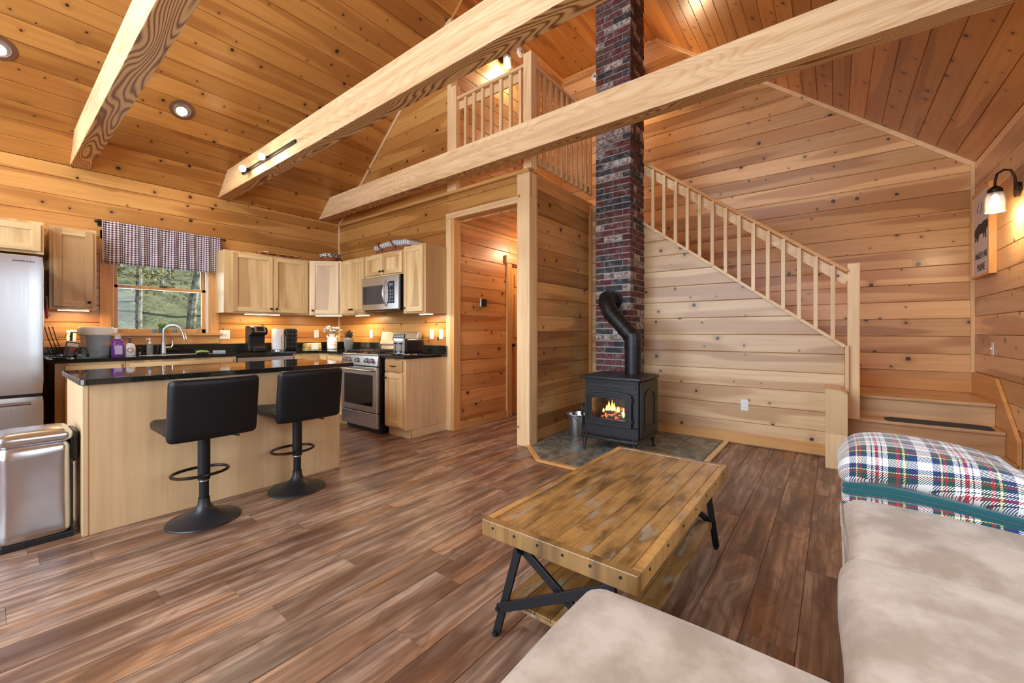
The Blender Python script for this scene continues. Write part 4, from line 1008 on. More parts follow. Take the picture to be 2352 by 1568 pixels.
def can_light(label, x, y, pw):
    z = sz(y); t = thing('recessed_light', label, 'light', (x, y, z), 0, None)
    t.rotation_mode = 'QUATERNION'; t.rotation_quaternion = Vector((0, 0, -1)).rotation_difference(SLN)
    m = MB(); m.lathe([(.072, -.001), (.103, -.001), (.105, -.006), (.074, -.009), (.070, -.004), (.070, .0)], (0, 0, 0), 36); m.build('trim_ring', plain('brown_ring', lin((112, 76, 56)), .4), t)
    m = MB(); m.lathe([(.078, -.008), (.060, -.0035), (0, -.0032)], (0, 0, 0), 32); m.build('reflector', plain('can_reflector', (.8, .8, .8), .2, Metallic=.9), t)
    m = MB(); m.lathe([(.0, -.006), (.045, -.0055), (.048, -.0035)], (0, .018, 0), 24); m.build('bulb', M['lamp'], t)
    l = bpy.data.lights.new('recessed_spot', 'SPOT'); l.energy = pw; l.color = (1, .80, .55); l.spot_size = 2.2; l.spot_blend = .7; l.shadow_soft_size = .06
    o = bpy.data.objects.new('recessed_spot', l); C.objects.link(o); o.location = (x, y - .02, z - .03)
can_light('lit round recessed light in the sloped ceiling right of the left beam', 1.277, 5.375, 45)
can_light('recessed light in the sloped ceiling at the left edge of the photo', .07, 5.375, 45)
tk = thing('track_light', 'black track light with two lit heads on the middle ceiling beam', 'light', (0, 0, 0))
m = MB(); m.box(1.80, 1.819, 4.0, 5.30, 2.965, 2.995); m.build('track', M['black_metal'], tk, bevel=.002)
for y in (4.62, 5.12):
    P = Vector((1.76, y, 2.975)); dd = Vector((-.45, -.75, -.28)).normalized()
    m = MB(); m.bar((1.80, y, 2.98), (1.765, y, 2.98), .03, .02); m.tube([P + Vector((0, .06, .01)), P], .012, 8); m.tube([P - dd * .04, P - dd * .01, P + dd * .05], [.016, .028, .036], 20); h = m.build('lamp_head', M['black_metal'], tk)
    m = MB(); m.tube([P + dd * .048, P + dd * .054], [.034, .034], 20); m.build('bulb', emit('spot_bulb', (1, .88, .7), 30.), h)
    l = bpy.data.lights.new('track_spot', 'SPOT'); l.energy = 26; l.color = (1, .80, .55); l.spot_size = 2.4; l.spot_blend = .8; l.shadow_soft_size = .03
    o = bpy.data.objects.new('track_spot', l); C.objects.link(o); o.location = P + dd * .07; o.rotation_mode = 'QUATERNION'; o.rotation_quaternion = Vector((0, 0, -1)).rotation_difference(dd)
    point('track_spill', P + dd * .07, 2.5, WARM, .03)
hl = thing('hall_ceiling_light', 'small dome light on the hallway ceiling, hidden behind the corner post', 'light', (4.9, 3.1, 2.5))
m = MB(); m.lathe([(.12, 0), (.12, -.02), (.09, -.06), (0, -.075)], (0, 0, 0), 24); m.build('dome', M['lamp_soft'], hl)
point('hall_light', (4.9, 3.1, 2.38), 26, WARM, .08)

# sign
sg = thing('wall_sign', 'wood framed white sign with black bear and lettering beside the sconce', 'sign', (5.93, YS, 1.69), PI)
SWD, SH = .56, .80
wm = plain('sign_white', lin((214, 214, 224)), .6)
for nm, b in (('frame_side', (0, .022, -.05, 0, 0, SH)), ('frame_side', (SWD - .022, SWD, -.05, 0, 0, SH)), ('frame_top', (0.022, SWD - .022, -.05, 0, SH - .022, SH)), ('frame_bottom', (.022, SWD - .022, -.05, 0, 0, .022))):
    m = MB(); m.box(*b); m.build(nm, M['trimoZ'], sg, bevel=.002)
m = MB(); m.box(.022, SWD - .022, -.040, -.004, .022, SH - .022); m.build('board', wm, sg)
bear = [(.05, .30), (.08, .36), (.12, .37), (.20, .395), (.30, .385), (.38, .40), (.43, .39), (.46, .40), (.48, .385), (.50, .36), (.525, .335), (.515, .32), (.47, .325), (.44, .30), (.44, .24), (.42, .235), (.40, .24), (.405, .27), (.385, .29), (.37, .25), (.35, .245), (.34, .29), (.22, .295), (.18, .24), (.155, .235), (.145, .25), (.155, .29), (.11, .25), (.085, .24), (.075, .255), (.09, .29), (.07, .30)]
ink = plain('sign_ink', lin((52, 50, 56)), .7)
m = MB(); m.prism([(u, v + .10) for u, v in bear], lambda u, v: (u, -.0405, v), (0, -.0012, 0)); m.build('bear_silhouette', ink, sg)
m = MB()
for cx_, cz_, r_ in ((.16, .63, .014), (.20, .67, .010), (.26, .60, .012), (.30, .645, .02)): m.prism([(cx_ - r_ * .4, cz_ - r_ * 2), (cx_ + r_ * .4, cz_ - r_ * 2), (cx_ + r_ * .5, cz_ + r_), (cx_, cz_ + r_ * 2), (cx_ - r_ * .5, cz_ + r_)], lambda u, v: (u, -.0405, v), (0, -.001, 0))
tag(m.build('printed_marks', ink, sg), kind='stuff')
text('RANGELEY LAKE', .082, (SWD / 2, -.0412, .17), (PI / 2, 0, 0), ink, sg, sx=.62, name='sign_lettering'); text('MAINE', .098, (SWD / 2, -.0412, .055), (PI / 2, 0, 0), ink, sg, sx=.85, name='sign_lettering')

# ================================================================== COFFEE TABLE
tb = thing('coffee_table', 'rustic reclaimed-plank coffee table with black metal legs and lower shelf', 'table', (1.20, .46, 0))
TL, TW, TH, TT = 1.31, .625, .45, .062
bd = .034
for nm, b in (('end_board', (0, bd, 0, TW, TH - TT, TH)), ('end_board', (TL - bd, TL, 0, TW, TH - TT, TH)), ('side_board', (bd, TL - bd, 0, bd, TH - TT, TH)), ('side_board', (bd, TL - bd, TW - bd, TW, TH - TT, TH))):
    m = MB(); m.box(*b); m.build(nm, M['reclaim_dark'] if nm == 'end_board' else M['reclaim_pale'], tb, bevel=.003)
m = MB(); m.box(bd, TL - bd, bd, TW - bd, TH - TT + .01, TH - .022); m.build('sub_top', M['reclaim_dark'], tb)
ws_ = [.07, .075, .062, .075, .07, .068, .072, .065]; tot = sum(ws_); y = bd + .001; sc2 = (TW - 2 * bd - .002) / tot
for i, q in enumerate(ws_):
    q *= sc2; segs = [(bd + .001, TL - bd - .001)]
    if i == 3: segs = [(bd + .001, .16), (.162, TL - bd - .001)]
    if i == 1: segs = [(bd + .001, .98), (.982, TL - bd - .001)]
    for a, b in segs:
        m = MB(); m.box(-(b - a) / 2, (b - a) / 2, -q / 2 + .001, q / 2 - .001, -.018, 0); m.build('plank', M['reclaim'], tb, loc=((a + b) / 2, y + q / 2, TH - .001 - random.random() * .002), bevel=.002)
    y += q
for k in range(6):
    yy_ = .055 + k * .103; m = MB(); m.tube([(-.002, yy_, TH - .022), (.001, yy_, TH - .022)], .005, 10); m.build('bolt', M['black_metal'], tb)
for k in range(7):
    x_ = .10 + k * .185; m = MB(); m.tube([(x_, -.002, TH - .022), (x_, .001, TH - .022)], .005, 10); m.build('bolt', M['black_metal'], tb)
for x_ in (.03, TL - .055):
    for a, b, nm in (((x_, .575, 0.012), (x_, .463, TH - TT), 'leg'), ((x_, .045, 0.012), (x_, .10, TH - TT), 'leg'), ((x_ + .014, .463, TH - TT - .02), (x_ + .014, .06, .12), 'brace'), ((x_ - .014, .555, .12), (x_ - .014, .085, TH - TT - .012), 'brace')):
        m = MB(); m.bar(a, b, .032 if nm == 'leg' else .034, .012, (1, 0, 0)); 
        m.build(nm, M['black_metal'], tb, bevel=.002)
    for yy_, zz in ((.555, .12), (.463, TH - TT - .02), (.085, TH - TT - .012), (.06, .12)):
        m = MB(); m.tube([(x_ - .024, yy_, zz), (x_ + .024, yy_, zz)], .009, 10); m.build('bolt', M['black_metal'], tb)
    for yy_ in (.577, .044): m = MB(); m.tube([(x_ - .015, yy_, .011), (x_ + .015, yy_, .011)], .011, 10); m.build('foot', M['black_metal'], tb)
m = MB(); m.box(.055, TL - .08, .06, .555, .118, .130); m.build('shelf_frame', M['reclaim_dark'], tb, bevel=.002)
for k in range(7):
    q = .495 / 7; yy_ = .06 + q * (k + .5); m = MB(); m.box(-.59, .59, -q / 2 + .001, q / 2 - .001, 0, .014); m.build('shelf_plank', M['reclaim_dark'], tb, loc=(.645, yy_, .130), bevel=.002)

# ================================================================== SOFA AND BLANKET
so = thing('sectional_sofa', 'tan suede sectional sofa filling the lower right corner', 'sofa', (0, 0, 0))
m = MB(); m.rbox(.30, 2.40, -1.02, -.05, .06, .34, .03, 8); m.rbox(-.65, .98, -1.02, .47, .06, .34, .03, 8); m.build('base', M['suede'], so)
def wsoft(p):
    p.z += .006 * math.sin(p.x * 7 + 1) * math.sin(p.y * 6); p.y += .006 * math.sin(p.x * 9) * (1 if p.z < .42 else .5); return p
m = MB(); m.rbox(1.715, 2.405, -.80, -.035, .29, .462, .055, 14, .012, wob=wsoft); m.build('seat_cushion', M['suede'], so)
m = MB(); m.rbox(.94, 1.705, -.80, -.015, .29, .485, .065, 14, .014, wob=wsoft); m.build('seat_cushion', M['suede'], so)
m = MB(); m.rbox(-.62, 1.095, -.28, .56, .27, .470, .055, 18, .012, wob=wsoft); m.build('chaise_cushion', M['suede'], so)
m = MB(); m.rbox(2.41, 2.66, -1.04, -.04, .06, .615, .06, 12, .004); m.build('armrest', M['suede'], so)
m = MB(); m.rbox(.3, 2.40, -1.06, -.82, .06, .82, .07, 12); m.build('backrest', M['suede'], so)
for (x0, x1, z) in ((1.72, 2.39, .40), (.98, 1.68, .41)):
    m = MB(); m.tube([(x0, -.026, z - .10), (x0, -.024, z), (x0 + .04, -.026, z + .02), (x1 - .04, -.026, z + .02), (x1, -.024, z), (x1, -.026, z - .10)], .003, 6); m.build('piping', M['suede'], so)

def plaid():
    s = NT('plaid_fleece'); p = s.sep(s.obj())
    u = p[1]; v = s.mth('ADD', p[0], p[2])
    def stripes(c):
        f = s.mth('FRACT', s.mth('MULTIPLY', c, 1 / .25))
        q = s.n('ShaderNodeValToRGB'); q.color_ramp.interpolation = 'CONSTANT'; e = q.color_ramp.elements
        W_, N_, G_, R_, Y_, B_ = lin((236, 238, 240)), lin((30, 52, 104)), lin((22, 74, 66)), lin((176, 30, 52)), lin((228, 212, 150)), lin((16, 26, 40))
        seq = [(0, W_), (.15, N_), (.25, G_), (.29, Y_), (.32, G_), (.36, R_), (.40, G_), (.50, W_), (.56, B_), (.575, W_), (.61, R_), (.655, W_), (.69, B_), (.705, W_), (.76, G_), (.83, R_), (.86, G_), (.88, Y_), (.90, N_), (.985, W_)]
        while len(e) < len(seq): e.new(.5)
        for i, (pos, col) in enumerate(seq): e[i].position = pos; e[i].color = (*col, 1)
        s.l(f, q.inputs[0]); return q.outputs[0]
    tw = s.mth('GREATER_THAN', s.mth('FRACT', s.mth('MULTIPLY', s.mth('ADD', u, v), 120.)), .5)
    col = s.mix(tw, stripes(u), stripes(v))
    s.bump(s.mth('FRACT', s.mth('MULTIPLY', s.mth('ADD', u, v), 120.)), .2, .002)
    return s.fin(col, .9, Sheen_Weight=.4)
teal = plain('teal_fleece', lin((12, 84, 92)), .95, Sheen_Weight=.5)
PL = plaid()
bl = thing('plaid_blanket', 'folded plaid fleece blanket with teal lining draped over the sofa arm', 'blanket', (2.42, -.30, .485))
def wbl(a, ph):
    def g(p):
        p.z += a * math.sin(p.y * 9 + ph) + a * .6 * math.sin(p.x * 14 + ph * 2 + p.y * 5); p.x += a * math.sin(p.y * 11 + ph); return p
    return g
def wtop(p):
    w = wbl(.007, .3)(p); t_ = w.y / .28
    w.z -= .045 * max(0, t_) ** 4 + .05 * max(0, -t_) ** 3; w.x += .02 * t_; return w
m = MB(); m.rbox(-.165, .26, -.29, .285, .05, .205, .07, 18, .012, wob=wtop); m.build('top_fold', PL, bl)
for i, (z0, z1, x0, mt_) in enumerate(((.030, .056, -.155, teal), (.005, .033, -.150, teal), (-.020, .006, -.165, PL), (-.040, -.022, -.150, teal))):
    def wl(p, i=i):
        w = wbl(.004, i * 1.3)(p); w.z -= .02 * abs(w.y / .28) ** 2; w.x += .04 * (w.y / .28) * 1; return w
    m = MB(); m.rbox(x0, -.02, -.255 - .02 * (i > 1), .272, z0, z1, .0125, 12, wob=wl); o = m.build('fold', mt_, bl)
    if mt_ is teal: o['label'] = 'teal lining fold'
def wfl(p):
    w = wbl(.006, 2.)(p); w.z -= 1.2 * max(0, -w.y - .25) ** 1.1; return w
m = MB(); m.rbox(-.10, .24, -.42, -.20, .145, .172, .013, 14, wob=wfl); m.build('draped_flap', PL, bl)
m = MB(); m.rbox(-.095, .245, -.415, -.20, .135, .146, .006, 14, wob=wfl); m.build('lining', teal, bl)

# ================================================================== THINGS ON THE COUNTERS
CZ = BT + .0355; CZ2 = .9155
# faucet
t = thing('kitchen_faucet', 'brushed nickel pull-down kitchen faucet with tall gooseneck spout', 'faucet', (1.262, 6.03, CZ))
m = MB(); m.lathe([(0, 0), (.028, 0), (.029, .01), (.024, .05), (.019, .12), (.016, .14)], (0, 0, 0), 20)
m.tube([(0, 0, .13), (0, 0, .24)] + [(0 + .075 * (1 - math.cos(a)), -.075 * (1 - math.cos(a)) * .6, .24 + .085 * math.sin(a)) for a in [PI * k / 12 for k in range(1, 12)]], .0135, 16); m.build('spout', M['steel'], t)
m = MB(); m.tube([(.147, -.088, .262), (.157, -.094, .235), (.172, -.103, .165)], [.014, .016, .022], 16); m.build('spray_head', M['steel'], t)
m = MB(); m.tube([(.02, 0, .07), (.075, 0, .075)], .014, 12); m.tube([(.07, 0, .07), (.085, 0, .10), (.08, 0, .145)], [.012, .008, .006], 10); m.build('lever', M['steel'], t)
# pitcher
t = thing('water_filter_pitcher', 'large clear water filter pitcher with white lid and blue tint', 'pitcher', (.692, 5.84, CZ))
bluep = plain('clear_blue_plastic', (.62, .80, .95), .08, Alpha=.30)
m = MB(); m.lathe([(0, 0), (.082, 0), (.088, .01), (.104, .23), (.108, .235), (.104, .238), (.084, .014), (0, .008)], (0, 0, 0), 32, sx=1.12, sy=.8); m.build('jug', bluep, t)
m = MB(); m.lathe([(0, .06), (.05, .06), (.062, .21), (.07, .23)], (-.01, 0, 0), 24, sy=.8); m.build('filter_basket', plain('frosted_plastic', (.75, .80, .84), .4, Transmission_Weight=.3), t)
m = MB(); m.lathe([(.108, .215), (.114, .22), (.116, .285), (.108, .298), (0, .303)], (0, 0, 0), 32, sx=1.12, sy=.82); m.build('lid', M['white_ceramic'], t)
m = MB(); m.tube([(-.12, 0, .25), (-.165, 0, .245), (-.17, 0, .15), (-.125, 0, .08)], .010, 10); m.build('handle', plain('smoked_plastic', (.10, .13, .15), .2), t)
m = MB(); m.rbox(.11, .16, -.03, .03, .235, .29, .015, 4); m.build('pour_spout', M['white_ceramic'], t)
# purple soap
def pump_bottle(name, label, loc, prof, mat, pmat, h, lab=None, sx=1., sy=1., pumpw=.03, cat='bottle'):
    t = thing(name, label, cat, loc)
    m = MB(); m.lathe(prof, (0, 0, 0), 24, sx=sx, sy=sy); m.build('bottle', mat, t)
    m = MB(); m.lathe([(.014, h), (.014, h + .016), (.005, h + .018), (.005, h + .045), (.010, h + .047), (.010, h + .058), (0, h + .06)], (0, 0, 0), 12); m.tube([(0, 0, h + .052), (-pumpw, -.01, h + .048)], .0055, 8); m.build('pump', pmat, t)
    return t
purple = plain('purple_soap', lin((150, 84, 196)), .15, Transmission_Weight=.25)
t = thing('soap_refill_bottle', 'purple liquid soap bottle with white cap and pale label', 'bottle', (.848, 5.80, CZ))
m = MB(); m.lathe([(0, 0), (.048, 0), (.052, .008), (.052, .12), (.045, .155), (.022, .175), (.020, .18)], (0, 0, 0), 24, sy=.6); m.build('bottle', purple, t)
m = MB(); m.lathe([(.026, .176), (.026, .215), (.030, .222), (0, .224)], (0, 0, 0), 16); m.build('cap', M['white_plastic'], t)
m = MB(); m.box(-.025, .030, -.0335, -.0325, .02, .11); m.build('label', plain('soap_label', lin((214, 200, 236)), .5), t)
t = pump_bottle('hand_soap', 'white hand soap bottle with black pump and red berry wreath label', (.945, 5.83, CZ), [(0, 0), (.043, 0), (.046, .006), (.046, .09), (.038, .115), (.014, .13), (.013, .135)], M['white_ceramic'], M['black_plastic'], .133, sy=.6)
for k in range(11):
    a = 2 * PI * k / 11; r_ = .022; m = MB(); m.lathe([(0, -.006), (.006, 0), (0, .006)], (r_ * math.cos(a), -.0285 + .004 * abs(math.cos(a)), .058 + r_ * math.sin(a)), 8); m.build('wreath_berry', plain('berry_red', lin((176, 24, 40)), .4) if k % 3 else plain('leaf_green', lin((52, 72, 44)), .6), t)
t = pump_bottle('lotion_bottle', 'small clear pump bottle left of the faucet', (1.108, 5.84, CZ), [(0, 0), (.024, 0), (.026, .005), (.026, .10), (.018, .12), (.012, .125)], plain('clear_gel', (.80, .86, .90), .05, Transmission_Weight=.8, IOR=1.2), M['white_plastic'], .122)
t = thing('scrub_brush', 'small black scrub brush with lime green edge by the sink', 'brush', (1.50, 5.50, CZ))
m = MB(); m.rbox(-.06, .06, -.02, .02, .014, .034, .009, 5, wob=lambda p: Vector((p.x, p.y, p.z + .010 * (1 - (p.x / .06) ** 2)))); m.build('handle', plain('lime_plastic', lin((150, 196, 60)), .4), t)
m = MB(); m.rbox(-.055, .055, -.018, .018, 0, .016, .006, 4); m.build('bristles', M['black_plastic'], t)
t.location = (1.50, 5.545, CZ)
t = thing('sink_caddy', 'clear low tray standing at the right rim of the sink', 'tray', (1.72, 5.75, CZ))
m = MB(); m.box(-.05, .05, -.05, .05, 0, .003); m.box(-.05, .05, .047, .05, .003, .03); m.box(-.05, .05, -.05, -.047, .003, .03); m.box(-.05, -.047, -.05, .05, .003, .03); m.box(.047, .05, -.05, .05, .003, .03); m.build('tray', bluep, t)
# window sill
t = thing('potted_grass', 'small potted grass plant with yellow tips on the window sill', 'plant', (1.268, 6.125, WZ0))
m = MB(); m.lathe([(0, 0), (.024, 0), (.032, .06), (.029, .06), (.028, .052), (0, .05)], (0, 0, 0), 18); m.build('pot', plain('teal_grey_pot', lin((70, 104, 122)), .5), t)
gm = (lambda s: s.fin(s.mix(s.rng(s.sep(s.obj())[2], .10, .135), lin((70, 140, 46)), lin((236, 204, 92))), .5))(NT('grass_blade'))
m = MB()
for k in range(70):
    a = random.random() * 2 * PI; l = random.uniform(.07, .115); sp_ = random.uniform(.1, .75); b = Vector((math.cos(a) * .02, math.sin(a) * .016, .05)); tip = b + Vector((math.cos(a) * sp_ * l, math.sin(a) * sp_ * l * .5, l * (1 - sp_ * .35)))
    mid = (b + tip) / 2 + Vector((0, 0, .012)); w_ = Vector((-math.sin(a), math.cos(a), 0)) * .0022
    v = [m.bm.verts.new(q) for q in (b - w_, b + w_, mid + w_ * .8, mid - w_ * .8, tip)]; m._f([v[0], v[1], v[2], v[3]]); m._f([v[3], v[2], v[4]])
tag(m.build('grass_blades', gm, t), kind='stuff')
for x, lb in ((1.195, 'small blue glass votive on the sill left of the potted grass'), (1.385, 'small blue glass votive on the sill right of the potted grass')):
    t = thing('votive_glass', lb, 'glass', (x, 6.10, WZ0), group='blue votives on the window sill')
    m = MB(); m.lathe([(0, 0), (.017, 0), (.019, .042), (.017, .042), (.015, .004), (0, .004)], (0, 0, 0), 18); m.build('cup', plain('blue_glass', lin((120, 168, 206)), .15, Transmission_Weight=.4), t)
# clutter between fridge and pitcher
t = thing('wire_stand', 'black wire rack leaning beside the refrigerator', 'rack', (.43, 5.80, CZ))
for dx in (-.025, .0, .025):
    m = MB(); m.tube([(dx + .02, 0, .004), (dx - .03, .02, .18), (dx - .055, .03, .30)], .0035, 6); m.build('wire', M['bronze'], t)
m = MB(); m.tube([(-.03, .01, .12), (.02, .01, .12)], .003, 6); m.tube([(0, .02, .20), (.05, .02, .20), (.065, .02, .235), (.09, .02, .23), (.08, .02, .20)], .003, 6); m.build('hook', M['bronze'], t)
t = thing('emergency_radio', 'small grey hand-crank radio with red stripe leaning on the counter', 'radio', (.50, 5.68, CZ + .014))
rad = [(-.045, .045, -.02, .02, 0, .15)]
m = MB(); m.box(-.045, .045, -.02, .02, 0, .14); o = m.build('case', M['gray_plastic'], t, bevel=.005)
m = MB(); m.box(-.038, .038, -.0215, -.0195, .095, .128); m.build('dial_window', M['white_plastic'], t)
m = MB(); m.box(-.015, .038, -.0215, -.0195, .060, .078); m.build('red_stripe', plain('radio_red', lin((196, 54, 44)), .4), t)
m = MB(); m.box(-.045, .045, -.02, .02, .140, .147); m.build('top_handle', M['steel'], t)
m = MB(); m.box(-.036, -.020, -.0215, -.0195, .01, .085); m.build('speaker_strip', M['black_plastic'], t); t.rotation_euler = (-.18, .18, 0)
t = thing('headphones', 'black headphones lying beside the grey radio', 'headphones', (.575, 5.66, CZ))
m = MB(); m.tube([(.04 * math.cos(a), .01 * math.sin(a), .055 + .045 * math.sin(a)) for a in [PI * (.05 + .9 * k / 12) for k in range(13)]], .006, 8); m.build('headband', M['black_plastic'], t)
for sx_ in (-1, 1):
    m = MB(); m.tube([(sx_ * .034, 0, .035), (sx_ * .05, 0, .035)], .026, 18); m.build('ear_cup', M['black_plastic'], t)
t = thing('cable', 'tangled black cable on the counter beside the refrigerator', 'cable', (.44, 5.62, CZ))
m = MB(); pts = [(.05 * math.sin(k * .9) * (1 + .3 * math.sin(k * .37)) + .0, .03 * math.cos(k * 1.1), .004 + .004 * (k % 3)) for k in range(40)]; m.tube(pts, .003, 6); m.build('cord', M['black_plastic'], t)
t = thing('gas_lighter', 'red and white long lighter hanging beside the refrigerator', 'lighter', (.352, 5.62, 1.30))
m = MB(); m.rbox(-.010, .010, -.008, .008, 0, .11, .006, 3); m.build('grip', plain('lighter_red', lin((190, 40, 44)), .35), t); m = MB(); m.tube([(0, 0, .11), (0, 0, .19)], .004, 8); m.build('nozzle', M['chrome'], t)
m = MB(); m.tube([(0, 0, .19), (0, .01, .20), (0, .30, .20)], .002, 6); m.build('hook', M['steel'], t)
# coffee maker
t = thing('coffee_maker', 'black single-serve coffee maker with silver screen bezel', 'coffee maker', (2.155, 5.78, CZ))
m = MB(); m.prism([(.02, 0), (.17, 0), (.17, .32), (.10, .33), (-.02, .31), (-.05, .25), (-.03, .215), (.04, .20), (.05, .08), (.045, .03), (.02, .028)], lambda u, v: (-.095, u, v), (.19, 0, 0)); m.build('body', M['black_plastic'], t, bevel=.012, seg=3)
m = MB(); m.prism([(-.055, .245), (-.028, .318), (-.036, .322), (-.064, .247)], lambda u, v: (-.062, u, v), (.124, 0, 0)); m.build('bezel', M['steel'], t, bevel=.003)
m = MB(); m.prism([(-.0585, .262), (-.039, .312), (-.0425, .314), (-.0645, .263)], lambda u, v: (-.04, u - .001, v), (.08, 0, 0)); m.build('screen', M['black_plastic'], t)
m = MB(); m.rbox(-.07, .07, -.06, .04, .0, .055, .01, 5); m.build('drip_tray', M['black_plastic'], t); m = MB(); m.box(-.055, .055, -.055, .03, .055, .058); m.build('grille', M['chrome'], t)
# paper towel
t = thing('paper_towel_holder', 'white paper towel roll behind a silver tension arm', 'paper towel', (2.435, 5.90, CZ))
m = MB(); m.lathe([(0, 0), (.085, 0), (.085, .012), (0, .014)], (0, 0, 0), 28); m.build('base', M['steel'], t)
m = MB(); m.lathe([(.02, .016), (.072, .016), (.072, .292), (.02, .292)], (0, 0, 0), 32); m.build('roll', plain('paper', lin((236, 236, 240)), .9), t)
m = MB(); m.tube([(0, 0, .012), (0, 0, .32)], .006, 10); m.build('post', M['steel'], t)
m = MB(); m.tube([(.02, -.082, .01)] + [(.041 - .021 * math.cos(a), -.078, .185 + .021 * math.sin(a)) for a in [PI * k / 8 for k in range(9)]] + [(.062, -.076, .01)], .004, 8); m.build('tension_arm', M['steel_dark'], t)
# pod rack
t = thing('pod_holder', 'black capsule rack with rows of round cups facing the room', 'rack', (2.60, 5.86, CZ))
m = MB(); m.rbox(-.078, .078, .0, .10, 0, .295, .02, 5); m.build('body', M['black_plastic'], t)
for i in range(5):
    for j in range(3):
        m = MB(); c = (-.049 + j * .049, 0, .038 + i * .055); m.tube([(c[0], .004, c[2]), (c[0], -.012, c[2])], .0215, 16); m.tube([(c[0], -.012, c[2]), (c[0], -.018, c[2] - .004)], [.0215, .012], 16); m.build('pod', plain('pod_black', (.018, .019, .022), .25), t)
# folded towel + card holder
t = thing('dish_towel', 'folded yellow dish towel lying on the corner of the counter', 'towel', (2.895, 5.90, CZ))
ym = plain('yellow_towel', lin((226, 196, 120)), .9)
for i in range(4):
    m = MB(); m.rbox(-.12 + .006 * i, .12 - .004 * i, -.06, .06, .022 * i, .022 * i + .024, .011, 6, wob=wbl(.004, i)); m.build('fold', ym, t)
t = thing('napkin_box', 'small blank white box in front of the yellow towel', 'box', (2.885, 5.80, CZ))
m = MB(); m.box(-.045, .045, -.02, .02, 0, .088); m.build('box', M['white_plastic'], t, bevel=.004)
# jug with flowers
t = thing('milk_jug_vase', 'white enamel milk jug vase with two ear handles and raised lettering', 'vase', (3.145, 5.80, CZ))
m = MB(); m.lathe([(0, 0), (.062, 0), (.068, .006), (.068, .135), (.060, .155), (.040, .172), (.038, .205), (.046, .222), (.042, .222), (.034, .20), (.034, .17)], (0, 0, 0), 32); m.build('jug', M['white_ceramic'], t)
for sx_ in (-1, 1):
    m = MB(); m.tube([(sx_ * .05, 0, .15), (sx_ * .085, 0, .185), (sx_ * .075, 0, .20), (sx_ * .055, 0, .17)], .007, 8); m.build('handle', M['white_ceramic'], t)
gl = plain('jug_letter_grey', lin((176, 176, 176)), .5)
text('FLOWERS', .026, (-.012, -.0695, .098), (PI / 2, 0, -.18), gl, t, ext=.0012); text('MARKET', .026, (-.012, -.0695, .062), (PI / 2, 0, -.18), gl, t, ext=.0012)
fb = thing('flower_bouquet', 'white and pale lilac artificial flowers in the milk jug', 'flowers', (3.145, 5.80, CZ + .19))
fw = [plain('petal_white', lin((238, 238, 236)), .8), plain('petal_lilac', lin((206, 202, 226)), .8), plain('leaf_sage', lin((134, 150, 124)), .8)]
for k in range(17):
    a = 2.4 * k; r_ = .02 + .0072 * k; c = Vector((r_ * math.cos(a) * 1.15, r_ * math.sin(a) * .7, .075 + .06 * random.random() - r_ * .30)); m = MB()
    for q in range(7):
        b = 2 * PI * q / 7 + k; rr = .034; d_ = Vector((math.cos(b), math.sin(b) * .8, .35 + .3 * (q % 2))); s0 = c; e = c + d_ * rr; sd_ = Vector((-math.sin(b), math.cos(b), 0)) * .018
        v = [m.bm.verts.new(p) for p in (s0, (s0 + e) / 2 + sd_, e + Vector((0, 0, .004)), (s0 + e) / 2 - sd_)]; m._f(v)
    for q in range(4):
        b = 2 * PI * q / 4 + k * .7; e = c + Vector((math.cos(b) * .008, math.sin(b) * .010, .032)); sd_ = Vector((-math.sin(b), math.cos(b), 0)) * .014
        v = [m.bm.verts.new(p) for p in (c, (c + e) / 2 + sd_, e, (c + e) / 2 - sd_)]; m._f(v)
    m.build('blossom', fw[1] if k % 3 == 0 else fw[0], fb)
m = MB()
for k in range(60):
    a = random.random() * 6.28; r_ = random.uniform(.03, .125); c = Vector((r_ * math.cos(a) * 1.1, r_ * math.sin(a) * .8, .10 - r_ * .5 + random.uniform(-.02, .03))); b = random.random() * 6.28; e = c + Vector((math.cos(b), math.sin(b), random.uniform(-.4, .5))) * .03; sd_ = Vector((-math.sin(b), math.cos(b), .2)) * .007
    v = [m.bm.verts.new(p) for p in (c, (c + e) / 2 + sd_, e, (c + e) / 2 - sd_)]; m._f(v)
for k in range(9): m.tube([(0, 0, -.10), (.02 * math.cos(k), .02 * math.sin(k), .0), (.06 * math.cos(k), .05 * math.sin(k), .07)], .002, 5)
tag(m.build('leaves', fw[2], fb), kind='stuff')
# knives in a clear holder
t = thing('knife_holder', 'clear fluted knife holder full of black-handled knives', 'knife block', (3.20, 5.45, CZ))
m = MB(); m.lathe([(0, 0), (.050, 0), (.055, .006), (.075, .165), (.071, .165), (.051, .010), (0, .009)], (0, 0, 0), 12, sy=.8); m.build('holder', FROST, t)
m = MB(); m.lathe([(0, .009), (.046, .01), (.062, .15), (0, .15)], (0, 0, 0), 12, sy=.78); m.build('insert', plain('frosted_insert', (.85, .86, .85), .4), t)
for k, (a, b, l, tilt) in enumerate(((-.055, 0, .10, -.30), (-.03, .02, .12, -.06), (-.012, -.01, .11, -.05), (.004, .018, .125, .05), (.024, -.01, .10, .08), (.04, .015, .10, .22), (.058, -.01, .09, .75))):
    kn_ = thing('knife', 'black-handled kitchen knife standing in the clear holder', 'knife', (3.20 + b, 5.45 - a, CZ + .15), group='knives in the clear holder')
    d_ = Vector((0, -math.sin(tilt), math.cos(tilt)))
    m = MB(); m.tube([(0, 0, .0), d_ * .018], .008, 8); m.build('bolster', M['chrome'], kn_)
    m = MB(); m.tube([d_ * .018, d_ * (.05), d_ * l], [.009, .011, .009], 8); m.build('handle', M['black_plastic'], kn_)
